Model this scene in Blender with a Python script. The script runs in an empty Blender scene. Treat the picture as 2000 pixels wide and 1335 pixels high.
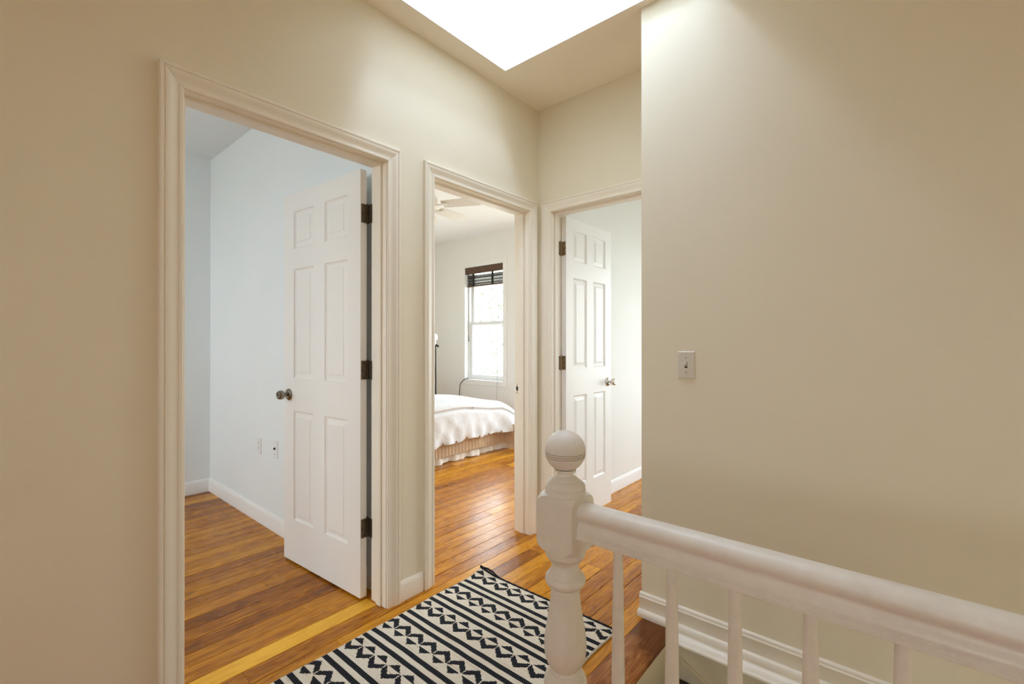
import bpy, math, random
from mathutils import Vector, Matrix
random.seed(7)
WELL_LAMP_W = 13.0  # power of the lamp added in the skylight well
S = bpy.context.scene
COL = S.collection
PI = math.pi
R = math.radians

# ------------------------------------------------------------------ materials
def new_mat(name):
    m = bpy.data.materials.new(name); m.use_nodes = True
    nt = m.node_tree; nt.nodes.clear()
    out = nt.nodes.new('ShaderNodeOutputMaterial')
    b = nt.nodes.new('ShaderNodeBsdfPrincipled')
    nt.links.new(b.outputs[0], out.inputs[0])
    return m, nt, b

def N(nt, t, **kw):
    n = nt.nodes.new(t)
    for k, v in kw.items():
        if k.startswith('i_'):
            n.inputs[int(k[2:]) if k[2:].isdigit() else k[2:].replace('_', ' ')].default_value = v
        else:
            setattr(n, k, v)
    return n

def L(nt, a, b): nt.links.new(a, b)

def M_(nt, op, a, b=None, c=None):
    n = nt.nodes.new('ShaderNodeMath'); n.operation = op
    for i, x in enumerate((a, b, c)):
        if x is None: continue
        if isinstance(x, (int, float)): n.inputs[i].default_value = x
        else: nt.links.new(x, n.inputs[i])
    return n.outputs[0]

def mixc(nt, fac, a, b, blend='MIX'):
    n = nt.nodes.new('ShaderNodeMix'); n.data_type = 'RGBA'; n.blend_type = blend
    for i, x in ((0, fac), (6, a), (7, b)):
        if isinstance(x, (int, float)): n.inputs[i].default_value = x
        elif isinstance(x, (tuple, list)): n.inputs[i].default_value = (*x[:3], 1)
        else: nt.links.new(x, n.inputs[i])
    return n.outputs[2]

def objco(nt, scale=(1, 1, 1), kind='Object'):
    tc = N(nt, 'ShaderNodeTexCoord'); mp = N(nt, 'ShaderNodeMapping')
    mp.inputs['Scale'].default_value = scale
    L(nt, tc.outputs[kind], mp.inputs[0]); return mp.outputs[0]

def paint(name, col, rough=0.6, bump=0.04, scale=260, mottle=0.03, spec=0.35):
    m, nt, b = new_mat(name)
    co = objco(nt)
    n1 = N(nt, 'ShaderNodeTexNoise'); n1.inputs['Scale'].default_value = 2.2; n1.inputs['Detail'].default_value = 4
    L(nt, co, n1.inputs['Vector'])
    f = M_(nt, 'MULTIPLY', M_(nt, 'SUBTRACT', n1.outputs[0], 0.5), 2 * mottle)
    k = M_(nt, 'ADD', f, 1.0)
    hs = N(nt, 'ShaderNodeHueSaturation'); hs.inputs['Color'].default_value = (*col, 1)
    L(nt, k, hs.inputs['Value']); L(nt, hs.outputs[0], b.inputs['Base Color'])
    n2 = N(nt, 'ShaderNodeTexNoise'); n2.inputs['Scale'].default_value = scale; n2.inputs['Detail'].default_value = 2
    L(nt, co, n2.inputs['Vector'])
    bp = N(nt, 'ShaderNodeBump'); bp.inputs['Strength'].default_value = bump; bp.inputs['Distance'].default_value = 0.004
    L(nt, n2.outputs[0], bp.inputs['Height']); L(nt, bp.outputs[0], b.inputs['Normal'])
    b.inputs['Roughness'].default_value = rough
    b.inputs['Specular IOR Level'].default_value = spec
    return m

def simple(name, col, rough=0.5, metal=0.0, spec=0.5, bump=0.0, scale=80):
    m, nt, b = new_mat(name)
    b.inputs['Roughness'].default_value = rough; b.inputs['Metallic'].default_value = metal
    b.inputs['Specular IOR Level'].default_value = spec
    co = objco(nt)
    n = N(nt, 'ShaderNodeTexNoise'); n.inputs['Scale'].default_value = scale; n.inputs['Detail'].default_value = 3
    L(nt, co, n.inputs['Vector'])
    L(nt, mixc(nt, n.outputs[0], [c * 0.88 for c in col], [min(1, c * 1.1) for c in col]), b.inputs['Base Color'])
    if bump:
        bp = N(nt, 'ShaderNodeBump'); bp.inputs['Strength'].default_value = bump; bp.inputs['Distance'].default_value = 0.003
        L(nt, n.outputs[0], bp.inputs['Height']); L(nt, bp.outputs[0], b.inputs['Normal'])
    return m

def worn_paint(name, col, dirt, amt=0.25):
    """brush-painted woodwork: faint brush streaks and a little grime in patches"""
    m, nt, b = new_mat(name)
    co = objco(nt)
    n1 = N(nt, 'ShaderNodeTexNoise'); n1.inputs['Scale'].default_value = 34; n1.inputs['Detail'].default_value = 6; n1.inputs['Roughness'].default_value = 0.7
    L(nt, co, n1.inputs['Vector'])
    n3 = N(nt, 'ShaderNodeTexNoise'); n3.inputs['Scale'].default_value = 5; n3.inputs['Detail'].default_value = 3
    L(nt, co, n3.inputs['Vector'])
    f = M_(nt, 'MULTIPLY', M_(nt, 'MULTIPLY', n1.outputs[0], n3.outputs[0]), amt * 2.2)
    L(nt, mixc(nt, f, col, dirt), b.inputs['Base Color'])
    bp = N(nt, 'ShaderNodeBump'); bp.inputs['Strength'].default_value = 0.05; bp.inputs['Distance'].default_value = 0.001
    L(nt, n1.outputs[0], bp.inputs['Height']); L(nt, bp.outputs[0], b.inputs['Normal'])
    b.inputs['Roughness'].default_value = 0.42
    b.inputs['Specular IOR Level'].default_value = 0.45
    return m

def wood_floor(name, cols, rough=0.24, use_attr=True, axis=(1.6, 34, 34)):
    m, nt, b = new_mat(name)
    tc = N(nt, 'ShaderNodeTexCoord')
    sep = N(nt, 'ShaderNodeSeparateXYZ'); L(nt, tc.outputs['Object'], sep.inputs[0])
    if use_attr:
        at = N(nt, 'ShaderNodeAttribute'); at.attribute_name = 'tone'
        at2 = N(nt, 'ShaderNodeAttribute'); at2.attribute_name = 'seed'
        tone, seed = at.outputs['Fac'], at2.outputs['Fac']
    else:
        v = N(nt, 'ShaderNodeValue'); v.outputs[0].default_value = 0.35; tone = v.outputs[0]
        v = N(nt, 'ShaderNodeValue'); v.outputs[0].default_value = 3.3; seed = v.outputs[0]
    xs = M_(nt, 'ADD', sep.outputs[0], M_(nt, 'MULTIPLY', seed, 37.0))
    ys = M_(nt, 'ADD', sep.outputs[1], M_(nt, 'MULTIPLY', seed, 11.0))
    # wandering grain
    cb = N(nt, 'ShaderNodeCombineXYZ'); L(nt, M_(nt, 'MULTIPLY', xs, 2.0), cb.inputs[0]); L(nt, M_(nt, 'MULTIPLY', ys, 16.0), cb.inputs[1])
    warp = N(nt, 'ShaderNodeTexNoise'); warp.inputs['Scale'].default_value = 1.0; warp.inputs['Detail'].default_value = 3
    L(nt, cb.outputs[0], warp.inputs['Vector'])
    rings = M_(nt, 'SINE', M_(nt, 'MULTIPLY', warp.outputs[0], 62.0))
    rings = M_(nt, 'ADD', M_(nt, 'MULTIPLY', rings, 0.5), 0.5)
    cb2 = N(nt, 'ShaderNodeCombineXYZ'); L(nt, M_(nt, 'MULTIPLY', xs, 2.2), cb2.inputs[0]); L(nt, M_(nt, 'MULTIPLY', ys, 170.0), cb2.inputs[1])
    fine = N(nt, 'ShaderNodeTexNoise'); fine.inputs['Scale'].default_value = 1.0; fine.inputs['Detail'].default_value = 6; fine.inputs['Roughness'].default_value = 0.65
    L(nt, cb2.outputs[0], fine.inputs['Vector'])
    cb3 = N(nt, 'ShaderNodeCombineXYZ'); L(nt, M_(nt, 'MULTIPLY', xs, 1.1), cb3.inputs[0]); L(nt, M_(nt, 'MULTIPLY', ys, 16.0), cb3.inputs[1])
    blot = N(nt, 'ShaderNodeTexNoise'); blot.inputs['Scale'].default_value = 1.0; blot.inputs['Detail'].default_value = 4
    L(nt, cb3.outputs[0], blot.inputs['Vector'])
    f = M_(nt, 'ADD', M_(nt, 'MULTIPLY', tone, 0.55), M_(nt, 'MULTIPLY', rings, -0.17))
    f = M_(nt, 'ADD', f, M_(nt, 'MULTIPLY', M_(nt, 'SUBTRACT', fine.outputs[0], 0.5), 0.55))
    f = M_(nt, 'ADD', f, M_(nt, 'MULTIPLY', M_(nt, 'SUBTRACT', blot.outputs[0], 0.5), 0.5))
    f = M_(nt, 'ADD', f, 0.27)
    rp = N(nt, 'ShaderNodeValToRGB')
    e = rp.color_ramp.elements
    e[0].position = 0.05; e[0].color = (*cols[0], 1)
    e[1].position = 0.95; e[1].color = (*cols[3], 1)
    for p, c in ((0.35, cols[1]), (0.65, cols[2])):
        x = e.new(p); x.color = (*c, 1)
    L(nt, f, rp.inputs[0])
    # knots
    cbk = N(nt, 'ShaderNodeCombineXYZ'); L(nt, M_(nt, 'MULTIPLY', xs, 2.6), cbk.inputs[0]); L(nt, M_(nt, 'MULTIPLY', ys, 6.0), cbk.inputs[1])
    vo = N(nt, 'ShaderNodeTexVoronoi'); vo.inputs['Scale'].default_value = 1.0
    L(nt, cbk.outputs[0], vo.inputs['Vector'])
    kn = N(nt, 'ShaderNodeMapRange'); kn.inputs[1].default_value = 0.035; kn.inputs[2].default_value = 0.1
    kn.inputs[3].default_value = 1.0; kn.inputs[4].default_value = 0.0
    L(nt, vo.outputs['Distance'], kn.inputs[0])
    sel = M_(nt, 'GREATER_THAN', N(nt, 'ShaderNodeSeparateColor').outputs[0], 0.6)
    sc = sel.node.inputs[0].links[0].from_node; L(nt, vo.outputs['Color'], sc.inputs[0])
    col = mixc(nt, M_(nt, 'MULTIPLY', M_(nt, 'MULTIPLY', kn.outputs[0], sel), 0.8), rp.outputs[0], (0.05, 0.014, 0.004))
    L(nt, col, b.inputs['Base Color'])
    # varnish: worn patches
    n4 = N(nt, 'ShaderNodeTexNoise'); n4.inputs['Scale'].default_value = 6.0; n4.inputs['Detail'].default_value = 6
    L(nt, tc.outputs['Object'], n4.inputs['Vector'])
    rr = M_(nt, 'ADD', M_(nt, 'MULTIPLY', n4.outputs[0], 0.22), rough - 0.08)
    L(nt, rr, b.inputs['Roughness'])
    b.inputs['Specular IOR Level'].default_value = 0.20
    hsum = M_(nt, 'ADD', M_(nt, 'MULTIPLY', fine.outputs[0], 0.4), M_(nt, 'MULTIPLY', blot.outputs[0], 1.4))
    bp = N(nt, 'ShaderNodeBump'); bp.inputs['Strength'].default_value = 0.10; bp.inputs['Distance'].default_value = 0.004
    L(nt, hsum, bp.inputs['Height']); L(nt, bp.outputs[0], b.inputs['Normal'])
    return m

HALL = (0.805, 0.75, 0.61)
M_hall = paint('hall_paint', HALL, 0.62)
M_ceil = paint('ceiling_paint', (0.92, 0.87, 0.76), 0.75)
M_cool = paint('study_paint', (0.80, 0.84, 0.86), 0.6)
M_white = paint('bedroom_paint', (0.83, 0.825, 0.79), 0.6)
M_bright = paint('far_room_paint', (0.78, 0.77, 0.74), 0.6)
M_ceilw = paint('bedroom_ceiling', (0.88, 0.875, 0.86), 0.7)
M_shaft = paint('shaft_paint', (0.78, 0.765, 0.72), 0.6, 0.02)
M_trim = paint('trim_paint', (0.85, 0.80, 0.705), 0.36, 0.008, 90, 0.015, 0.5)
M_trimw = paint('trim_white', (0.85, 0.845, 0.84), 0.4, 0.03, 60, 0.02, 0.5)
M_door = paint('door_paint', (0.84, 0.825, 0.805), 0.42, 0.03, 120, 0.015, 0.45)
M_rail = worn_paint('rail_paint', (0.86, 0.84, 0.79), (0.40, 0.30, 0.20), 0.30)
M_groove = simple('groove_dark', (0.20, 0.14, 0.09), 0.8)  # dark brown for the rings set in the ball grooves
WOODC = [(0.09, 0.026, 0.005), (0.35, 0.115, 0.010), (0.66, 0.285, 0.020), (0.86, 0.47, 0.045)]
M_wood = wood_floor('heart_pine', WOODC)
M_nosing = wood_floor('stair_nosing_wood', [(0.08, 0.024, 0.008), (0.30, 0.105, 0.030), (0.55, 0.25, 0.085), (0.72, 0.40, 0.17)], 0.2, False)
def unworn(m):
    nt = m.node_tree; b = [n for n in nt.nodes if n.type == 'BSDF_PRINCIPLED'][0]
    src = b.inputs['Base Color'].links[0].from_socket
    tc = N(nt, 'ShaderNodeTexCoord'); sp_ = N(nt, 'ShaderNodeSeparateXYZ'); L(nt, tc.outputs['Object'], sp_.inputs[0])
    nz = N(nt, 'ShaderNodeTexNoise'); nz.inputs['Scale'].default_value = 14; nz.inputs['Detail'].default_value = 5; L(nt, tc.outputs['Object'], nz.inputs['Vector'])
    w_ = M_(nt, 'ADD', sp_.outputs[0], M_(nt, 'MULTIPLY', M_(nt, 'SUBTRACT', nz.outputs[0], 0.5), 0.22))
    w_ = M_(nt, 'SUBTRACT', w_, M_(nt, 'MULTIPLY', M_(nt, 'SUBTRACT', sp_.outputs[1], 0.80), 0.9))
    mr = N(nt, 'ShaderNodeMapRange'); mr.inputs[1].default_value = 1.70; mr.inputs[2].default_value = 1.76; L(nt, w_, mr.inputs[0])
    L(nt, mixc(nt, M_(nt, 'MULTIPLY', mr.outputs[0], 0.82), src, (0.11, 0.032, 0.010)), b.inputs['Base Color'])
unworn(M_nosing)
M_sub = simple('subfloor', (0.035, 0.018, 0.01), 0.9)
M_dark = simple('dark_stair', (0.03, 0.018, 0.012), 0.6)
M_hinge = simple('aged_bronze', (0.13, 0.105, 0.075), 0.38, 0.85, 0.5)
M_hinge3 = simple('antique_brass', (0.36, 0.27, 0.17), 0.35, 0.85, 0.5)
M_screw = simple('dark_screw', (0.03, 0.024, 0.018), 0.5, 0.6)
M_knob = simple('aged_nickel', (0.30, 0.265, 0.22), 0.26, 1.0)
M_chrome = simple('polished_nickel', (0.72, 0.68, 0.62), 0.16, 1.0)
M_plate = simple('plate_plastic', (0.70, 0.66, 0.58), 0.35, 0, 0.5)
M_platew = simple('plate_white', (0.80, 0.81, 0.82), 0.35, 0, 0.5)
M_slot = simple('slot_dark', (0.02, 0.018, 0.015), 0.6)
M_duvet = simple('white_cotton', (0.74, 0.76, 0.79), 0.9, 0, 0.1, 0.25, 30)
M_skirt = simple('beige_quilt', (0.56, 0.435, 0.31), 0.9, 0, 0.1, 0.3, 240)
M_ruffle = simple('white_ruffle', (0.80, 0.76, 0.70), 0.9, 0, 0.1, 0.2, 60)
M_button = simple('brown_button', (0.30, 0.17, 0.09), 0.5)
M_blind = simple('dark_wood_blind', (0.055, 0.028, 0.016), 0.35, 0, 0.5)
M_val = simple('walnut_valance', (0.10, 0.045, 0.02), 0.4, 0, 0.5, 0.1, 40)
M_tape = simple('black_tape', (0.02, 0.015, 0.012), 0.9)
M_cord = simple('cord_grey', (0.10, 0.09, 0.08), 0.7)
M_black = simple('black_plastic', (0.012, 0.012, 0.012), 0.45)
M_fan = simple('fan_white', (0.74, 0.70, 0.63), 0.45)
M_fanglass = simple('frosted_glass_shade', (0.72, 0.60, 0.42), 0.4)
M_vinyl = simple('sash_vinyl', (0.80, 0.81, 0.81), 0.4)
M_ext = simple('exterior_render', (0.4, 0.38, 0.35), 0.9)
M_bark = simple('bark', (0.30, 0.27, 0.24), 0.9, 0, 0.2, 0.4, 20)

def glass_mat():
    m, nt, b = new_mat('window_glass'); nt.nodes.remove(b)
    out = [n for n in nt.nodes if n.type == 'OUTPUT_MATERIAL'][0]
    t = N(nt, 'ShaderNodeBsdfTransparent'); t.inputs[0].default_value = (0.97, 0.985, 0.98, 1)
    g = N(nt, 'ShaderNodeBsdfGlossy'); g.inputs['Roughness'].default_value = 0.02
    lw = N(nt, 'ShaderNodeLayerWeight'); lw.inputs[0].default_value = 0.5
    fr = M_(nt, 'ADD', M_(nt, 'MULTIPLY', M_(nt, 'POWER', lw.outputs['Facing'], 5.0), 0.9), 0.04).node
    mx = N(nt, 'ShaderNodeMixShader')
    L(nt, fr.outputs[0], mx.inputs[0]); L(nt, t.outputs[0], mx.inputs[1]); L(nt, g.outputs[0], mx.inputs[2])
    L(nt, mx.outputs[0], out.inputs[0]); return m
M_glass = glass_mat()

def leaf_mat():
    m, nt, b = new_mat('pale_leaves')
    oi = N(nt, 'ShaderNodeTexNoise'); oi.inputs['Scale'].default_value = 3.0
    L(nt, objco(nt), oi.inputs['Vector'])
    L(nt, mixc(nt, oi.outputs[0], (0.09, 0.105, 0.065), (0.20, 0.22, 0.15)), b.inputs['Base Color'])
    b.inputs['Roughness'].default_value = 0.6
    return m
M_leaf = leaf_mat()

# ------------------------------------------------------------------ rug material
RUG_X1, RUG_Y0, RUG_Y1 = 1.758, 0.925, 1.712
def rug_mat():
    m, nt, b = new_mat('woven_rug')
    tc = N(nt, 'ShaderNodeTexCoord'); sep = N(nt, 'ShaderNodeSeparateXYZ'); L(nt, tc.outputs['Object'], sep.inputs[0])
    X, Y = sep.outputs[0], sep.outputs[1]
    wob = N(nt, 'ShaderNodeTexNoise'); wob.inputs['Scale'].default_value = 9; L(nt, tc.outputs['Object'], wob.inputs['Vector'])
    Xw = M_(nt, 'ADD', X, M_(nt, 'MULTIPLY', M_(nt, 'SUBTRACT', wob.outputs[0], 0.5), 0.006))
    Xq = M_(nt, 'SNAP', Xw, 0.0036); Yq = M_(nt, 'SNAP', M_(nt, 'ADD', Y, M_(nt, 'MULTIPLY', Xq, 0.35)), 0.0045)
    Yq = M_(nt, 'SUBTRACT', Yq, M_(nt, 'MULTIPLY', Xq, 0.35))
    T = 0.1765
    u = M_(nt, 'MODULO', M_(nt, 'ADD', M_(nt, 'SUBTRACT', 1.6445, Xq), 20 * T), T)      # 0 at first edge of a stripe pair
    k = M_(nt, 'FLOOR', M_(nt, 'DIVIDE', M_(nt, 'ADD', M_(nt, 'SUBTRACT', 1.6445, Xq), 20 * T), T))
    par = M_(nt, 'MODULO', k, 2.0)                   # 0/1 alternating bands
    s1 = M_(nt, 'LESS_THAN', u, 0.0232)
    s2 = M_(nt, 'MULTIPLY', M_(nt, 'GREATER_THAN', u, 0.0428), M_(nt, 'LESS_THAN', u, 0.0660))
    stripe = M_(nt, 'MAXIMUM', s1, s2)
    # band between the stripe pairs: a thin cream centre line, chevrons on one side of it, triangles on the other
    line = M_(nt, 'ADD', 0.1180, M_(nt, 'MULTIPLY', M_(nt, 'SUBTRACT', par, 0.5), -0.0268))
    q = M_(nt, 'SUBTRACT', u, line)
    sgn = M_(nt, 'ADD', M_(nt, 'MULTIPLY', par, 2.0), -1.0)
    q = M_(nt, 'MULTIPLY', q, sgn)                     # chevrons at q>0, triangles at q<0
    P = 0.0825
    p = M_(nt, 'SUBTRACT', M_(nt, 'MODULO', M_(nt, 'ADD', M_(nt, 'SUBTRACT', Yq, 1.5605), 40 * P), P), P / 2)
    ap = M_(nt, 'ABSOLUTE', p)
    chev = M_(nt, 'LESS_THAN', M_(nt, 'ADD', q, M_(nt, 'MULTIPLY', ap, 0.80)), 0.056)
    chev = M_(nt, 'MULTIPLY', chev, M_(nt, 'GREATER_THAN', M_(nt, 'ADD', q, M_(nt, 'MULTIPLY', ap, 0.75)), 0.0275))
    chev = M_(nt, 'MULTIPLY', chev, M_(nt, 'MULTIPLY', M_(nt, 'GREATER_THAN', q, 0.0018), M_(nt, 'LESS_THAN', ap, P / 2 - 0.0020)))
    mtr = M_(nt, 'ADD', M_(nt, 'DIVIDE', ap, 0.0385), M_(nt, 'DIVIDE', M_(nt, 'MULTIPLY', q, -1.0), 0.0315))
    tri = M_(nt, 'MULTIPLY', M_(nt, 'LESS_THAN', mtr, 1.0), M_(nt, 'LESS_THAN', q, -0.0018))
    band = M_(nt, 'MULTIPLY', M_(nt, 'GREATER_THAN', u, 0.068), M_(nt, 'LESS_THAN', u, T - 0.003))
    blk = M_(nt, 'MAXIMUM', stripe, M_(nt, 'MULTIPLY', M_(nt, 'MAXIMUM', chev, tri), band))
    # weave
    rx = M_(nt, 'SINE', M_(nt, 'MULTIPLY', X, 2 * PI / 0.0072))
    ry = M_(nt, 'SINE', M_(nt, 'ADD', M_(nt, 'MULTIPLY', Y, 2 * PI / 0.0090), M_(nt, 'MULTIPLY', M_(nt, 'FLOOR', M_(nt, 'DIVIDE', X, 0.0072)), PI)))
    dots = M_(nt, 'MULTIPLY', M_(nt, 'GREATER_THAN', rx, 0.55), M_(nt, 'GREATER_THAN', ry, 0.72))
    rib = M_(nt, 'ADD', M_(nt, 'MULTIPLY', rx, 0.5), 0.5)
    nz = N(nt, 'ShaderNodeTexNoise'); nz.inputs['Scale'].default_value = 160; L(nt, tc.outputs['Object'], nz.inputs['Vector'])
    st = N(nt, 'ShaderNodeMapping'); st.inputs['Scale'].default_value = (140, 5, 1); L(nt, tc.outputs['Object'], st.inputs[0])
    nl = N(nt, 'ShaderNodeTexNoise'); nl.inputs['Scale'].default_value = 1.0; L(nt, st.outputs[0], nl.inputs['Vector'])
    cream = mixc(nt, nz.outputs[0], (0.70, 0.625, 0.51), (0.84, 0.785, 0.68))
    cream = mixc(nt, M_(nt, 'MULTIPLY', M_(nt, 'GREATER_THAN', nl.outputs[0], 0.62), 0.4), cream, (0.50, 0.36, 0.22))
    black = mixc(nt, M_(nt, 'MULTIPLY', dots, 0.55), (0.010, 0.012, 0.018), (0.42, 0.40, 0.36))
    L(nt, mixc(nt, blk, cream, black), b.inputs['Base Color'])
    b.inputs['Roughness'].default_value = 0.95; b.inputs['Specular IOR Level'].default_value = 0.1
    h = M_(nt, 'ADD', M_(nt, 'MULTIPLY', rib, 0.6), M_(nt, 'MULTIPLY', ry, 0.25))
    h = M_(nt, 'ADD', h, M_(nt, 'MULTIPLY', blk, 0.4))
    bp = N(nt, 'ShaderNodeBump'); bp.inputs['Strength'].default_value = 0.6; bp.inputs['Distance'].default_value = 0.0025
    L(nt, h, bp.inputs['Height']); L(nt, bp.outputs[0], b.inputs['Normal'])
    return m
M_rug = rug_mat()
M_rugedge = simple('rug_cream_yarn', (0.66, 0.60, 0.49), 0.95, 0, 0.1, 0.3, 200)
M_rugblack = simple('rug_black_binding', (0.016, 0.016, 0.020), 0.9, 0, 0.15, 0.4, 300)

# ------------------------------------------------------------------ mesh builder
class MB:
    def __init__(s): s.v = []; s.f = []; s.mi = []
    def q(s, pts, mi=0):
        n = len(s.v); s.v += [tuple(p) for p in pts]; s.f.append(tuple(range(n, n + len(pts)))); s.mi.append(mi)
    def box(s, x0, x1, y0, y1, z0, z1, mi=0, ch=0.0):
        if ch > 0:
            return s.cbox(x0, x1, y0, y1, z0, z1, ch, mi)
        n = len(s.v)
        s.v += [(x, y, z) for z in (z0, z1) for (x, y) in ((x0, y0), (x1, y0), (x1, y1), (x0, y1))]
        for f in ((3, 2, 1, 0), (4, 5, 6, 7), (0, 1, 5, 4), (1, 2, 6, 5), (2, 3, 7, 6), (3, 0, 4, 7)):
            s.f.append(tuple(n + i for i in f)); s.mi.append(mi)
    def cbox(s, x0, x1, y0, y1, z0, z1, c, mi=0):
        """box with every edge chamfered"""
        lo = (x0, y0, z0); hi = (x1, y1, z1); n = len(s.v); idx = {}
        for sx in (0, 1):
            for sy in (0, 1):
                for sz in (0, 1):
                    sg = (sx, sy, sz)
                    for a in range(3):
                        p = [0, 0, 0]
                        for d in range(3):
                            base = hi[d] if sg[d] else lo[d]
                            p[d] = base if d == a else base + (-c if sg[d] else c)
                        idx[(sg, a)] = len(s.v); s.v.append(tuple(p))
        def add(ids): s.f.append(tuple(ids)); s.mi.append(mi)
        for a in range(3):
            o = [d for d in range(3) if d != a]
            for sd in (0, 1):
                ring = []
                for (p, q_) in ((0, 0), (1, 0), (1, 1), (0, 1)):
                    sg = [0, 0, 0]; sg[a] = sd; sg[o[0]] = p; sg[o[1]] = q_
                    ring.append(idx[(tuple(sg), a)])
                flip = (sd == 0) ^ (a == 1)
                add(ring[::-1] if flip else ring)
        for a in range(3):                       # edges along axis a
            o = [d for d in range(3) if d != a]
            for p in (0, 1):
                for q_ in (0, 1):
                    sg0 = [0, 0, 0]; sg0[o[0]] = p; sg0[o[1]] = q_
                    sg1 = list(sg0); sg1[a] = 1
                    add([idx[(tuple(sg0), o[0])], idx[(tuple(sg1), o[0])], idx[(tuple(sg1), o[1])], idx[(tuple(sg0), o[1])]])
        for sx in (0, 1):
            for sy in (0, 1):
                for sz in (0, 1):
                    add([idx[((sx, sy, sz), a)] for a in range(3)])
    def lathe(s, prof, c=(0, 0, 0), seg=48, sq=None, mat=None, mi=0, cap=True):
        """prof: (r, z) list; sq: half side of a square the radius is limited to; mat: Matrix"""
        n0 = len(s.v); T = Matrix.Translation(c) @ (mat if mat is not None else Matrix.Identity(4))
        for (r, z) in prof:
            for i in range(seg):
                a = 2 * PI * (i + 0.5) / seg
                rr = r if sq is None else min(r, sq / max(abs(math.cos(a)), abs(math.sin(a))))
                s.v.append(tuple(T @ Vector((rr * math.cos(a), rr * math.sin(a), z))))
        for j in range(len(prof) - 1):
            for i in range(seg):
                i2 = (i + 1) % seg
                s.f.append((n0 + j * seg + i, n0 + j * seg + i2, n0 + (j + 1) * seg + i2, n0 + (j + 1) * seg + i)); s.mi.append(mi)
        if cap:
            s.f.append(tuple(n0 + i for i in range(seg))[::-1]); s.mi.append(mi)
            m = n0 + (len(prof) - 1) * seg
            s.f.append(tuple(m + i for i in range(seg))); s.mi.append(mi)
    def tube(s, pts, r, seg=8, mi=0):
        pts = [Vector(p) for p in pts]; n0 = len(s.v); up = Vector((0.13, 0.2, 0.97))
        for i, p in enumerate(pts):
            t = (pts[min(i + 1, len(pts) - 1)] - pts[max(i - 1, 0)]).normalized()
            a = t.cross(up)
            if a.length < 1e-3: a = t.cross(Vector((1, 0, 0)))
            a.normalize(); b = t.cross(a).normalized()
            rr = r[i] if isinstance(r, (list, tuple)) else r
            for k in range(seg):
                an = 2 * PI * k / seg
                s.v.append(tuple(p + a * rr * math.cos(an) + b * rr * math.sin(an)))
        for i in range(len(pts) - 1):
            for k in range(seg):
                k2 = (k + 1) % seg
                s.f.append((n0 + i * seg + k, n0 + i * seg + k2, n0 + (i + 1) * seg + k2, n0 + (i + 1) * seg + k)); s.mi.append(mi)
        s.f.append(tuple(n0 + k for k in range(seg))[::-1]); s.mi.append(mi)
        m = n0 + (len(pts) - 1) * seg
        s.f.append(tuple(m + k for k in range(seg))); s.mi.append(mi)
    def extrude(s, loop, fa, fb, mi=0, closed=True):
        """loop of 2D points mapped to both ends by fa(p), fb(p)"""
        n0 = len(s.v); m = len(loop)
        s.v += [tuple(fa(p)) for p in loop] + [tuple(fb(p)) for p in loop]
        for i in range(m if closed else m - 1):
            j = (i + 1) % m
            s.f.append((n0 + i, n0 + j, n0 + m + j, n0 + m + i)); s.mi.append(mi)
        if closed:
            s.f.append(tuple(n0 + i for i in range(m))[::-1]); s.mi.append(mi)
            s.f.append(tuple(n0 + m + i for i in range(m))); s.mi.append(mi)
    def grid(s, nu, nv, fn, mi=0):
        n0 = len(s.v)
        for i in range(nu + 1):
            for j in range(nv + 1): s.v.append(tuple(fn(i / nu, j / nv)))
        for i in range(nu):
            for j in range(nv):
                a = n0 + i * (nv + 1) + j
                s.f.append((a, a + nv + 1, a + nv + 2, a + 1)); s.mi.append(mi)
    def build(s, name, mats, parent=None, smooth=35, fix=True, loc=None):
        me = bpy.data.meshes.new(name); me.from_pydata(s.v, [], s.f)
        if not isinstance(mats, (list, tuple)): mats = [mats]
        for m in mats: me.materials.append(m)
        me.polygons.foreach_set('material_index', s.mi)
        if fix:
            import bmesh
            bm = bmesh.new(); bm.from_mesh(me)
            bmesh.ops.remove_doubles(bm, verts=bm.verts, dist=1e-6)
            bmesh.ops.recalc_face_normals(bm, faces=bm.faces)
            bm.to_mesh(me); bm.free()
        if smooth:
            me.polygons.foreach_set('use_smooth', [True] * len(me.polygons))
            me.set_sharp_from_angle(angle=R(smooth))
        me.update()
        o = bpy.data.objects.new(name, me); COL.objects.link(o)
        if parent is not None: o.parent = parent
        if loc is not None: o.location = loc
        return o

def empty(name, loc=(0, 0, 0), rz=0):
    o = bpy.data.objects.new(name, None); o.empty_display_size = 0.05; COL.objects.link(o)
    o.location = loc; o.rotation_euler = (0, 0, rz); return o

def tag(o, label, cat, group=None):
    o['label'] = label; o['category'] = cat
    if group: o['group'] = group
    return o

def struct(o, label=None, cat=None):
    o['kind'] = 'structure'
    if label: o['label'] = label
    if cat: o['category'] = cat
    return o

# ------------------------------------------------------------------ dimensions
YA, YA2 = 1.810, 1.925          # long wall with two doors
XB, XB2 = 2.394, 2.510          # end wall with third door
XC, YE = 1.957, 0.897           # switch wall and its free end
ZC, ZD = 2.734, 2.055           # ceiling, door head
XP, XP2 = 1.275, 1.390          # partition study / bedroom
XW, XW2 = 4.620, 4.790          # bedroom window wall
D1 = (0.4525, 1.2320)
D2 = (1.5175, 2.2930)
D3 = (1.0900, 1.7050)           # along Y
YF, YF2 = 5.50, 5.62            # bedroom back wall
YS, YS2 = 4.37, 4.48            # study back wall
XL, XL2 = -3.20, -3.08          # study left wall
XH0, YH0 = -2.4, -2.6           # hall extents
X3, Y3 = 5.20, -1.60            # far room extents
STX = 1.10                      # stairwell edge below the railing
LAND = 0.742                    # landing edge
ZB = -2.60

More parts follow.
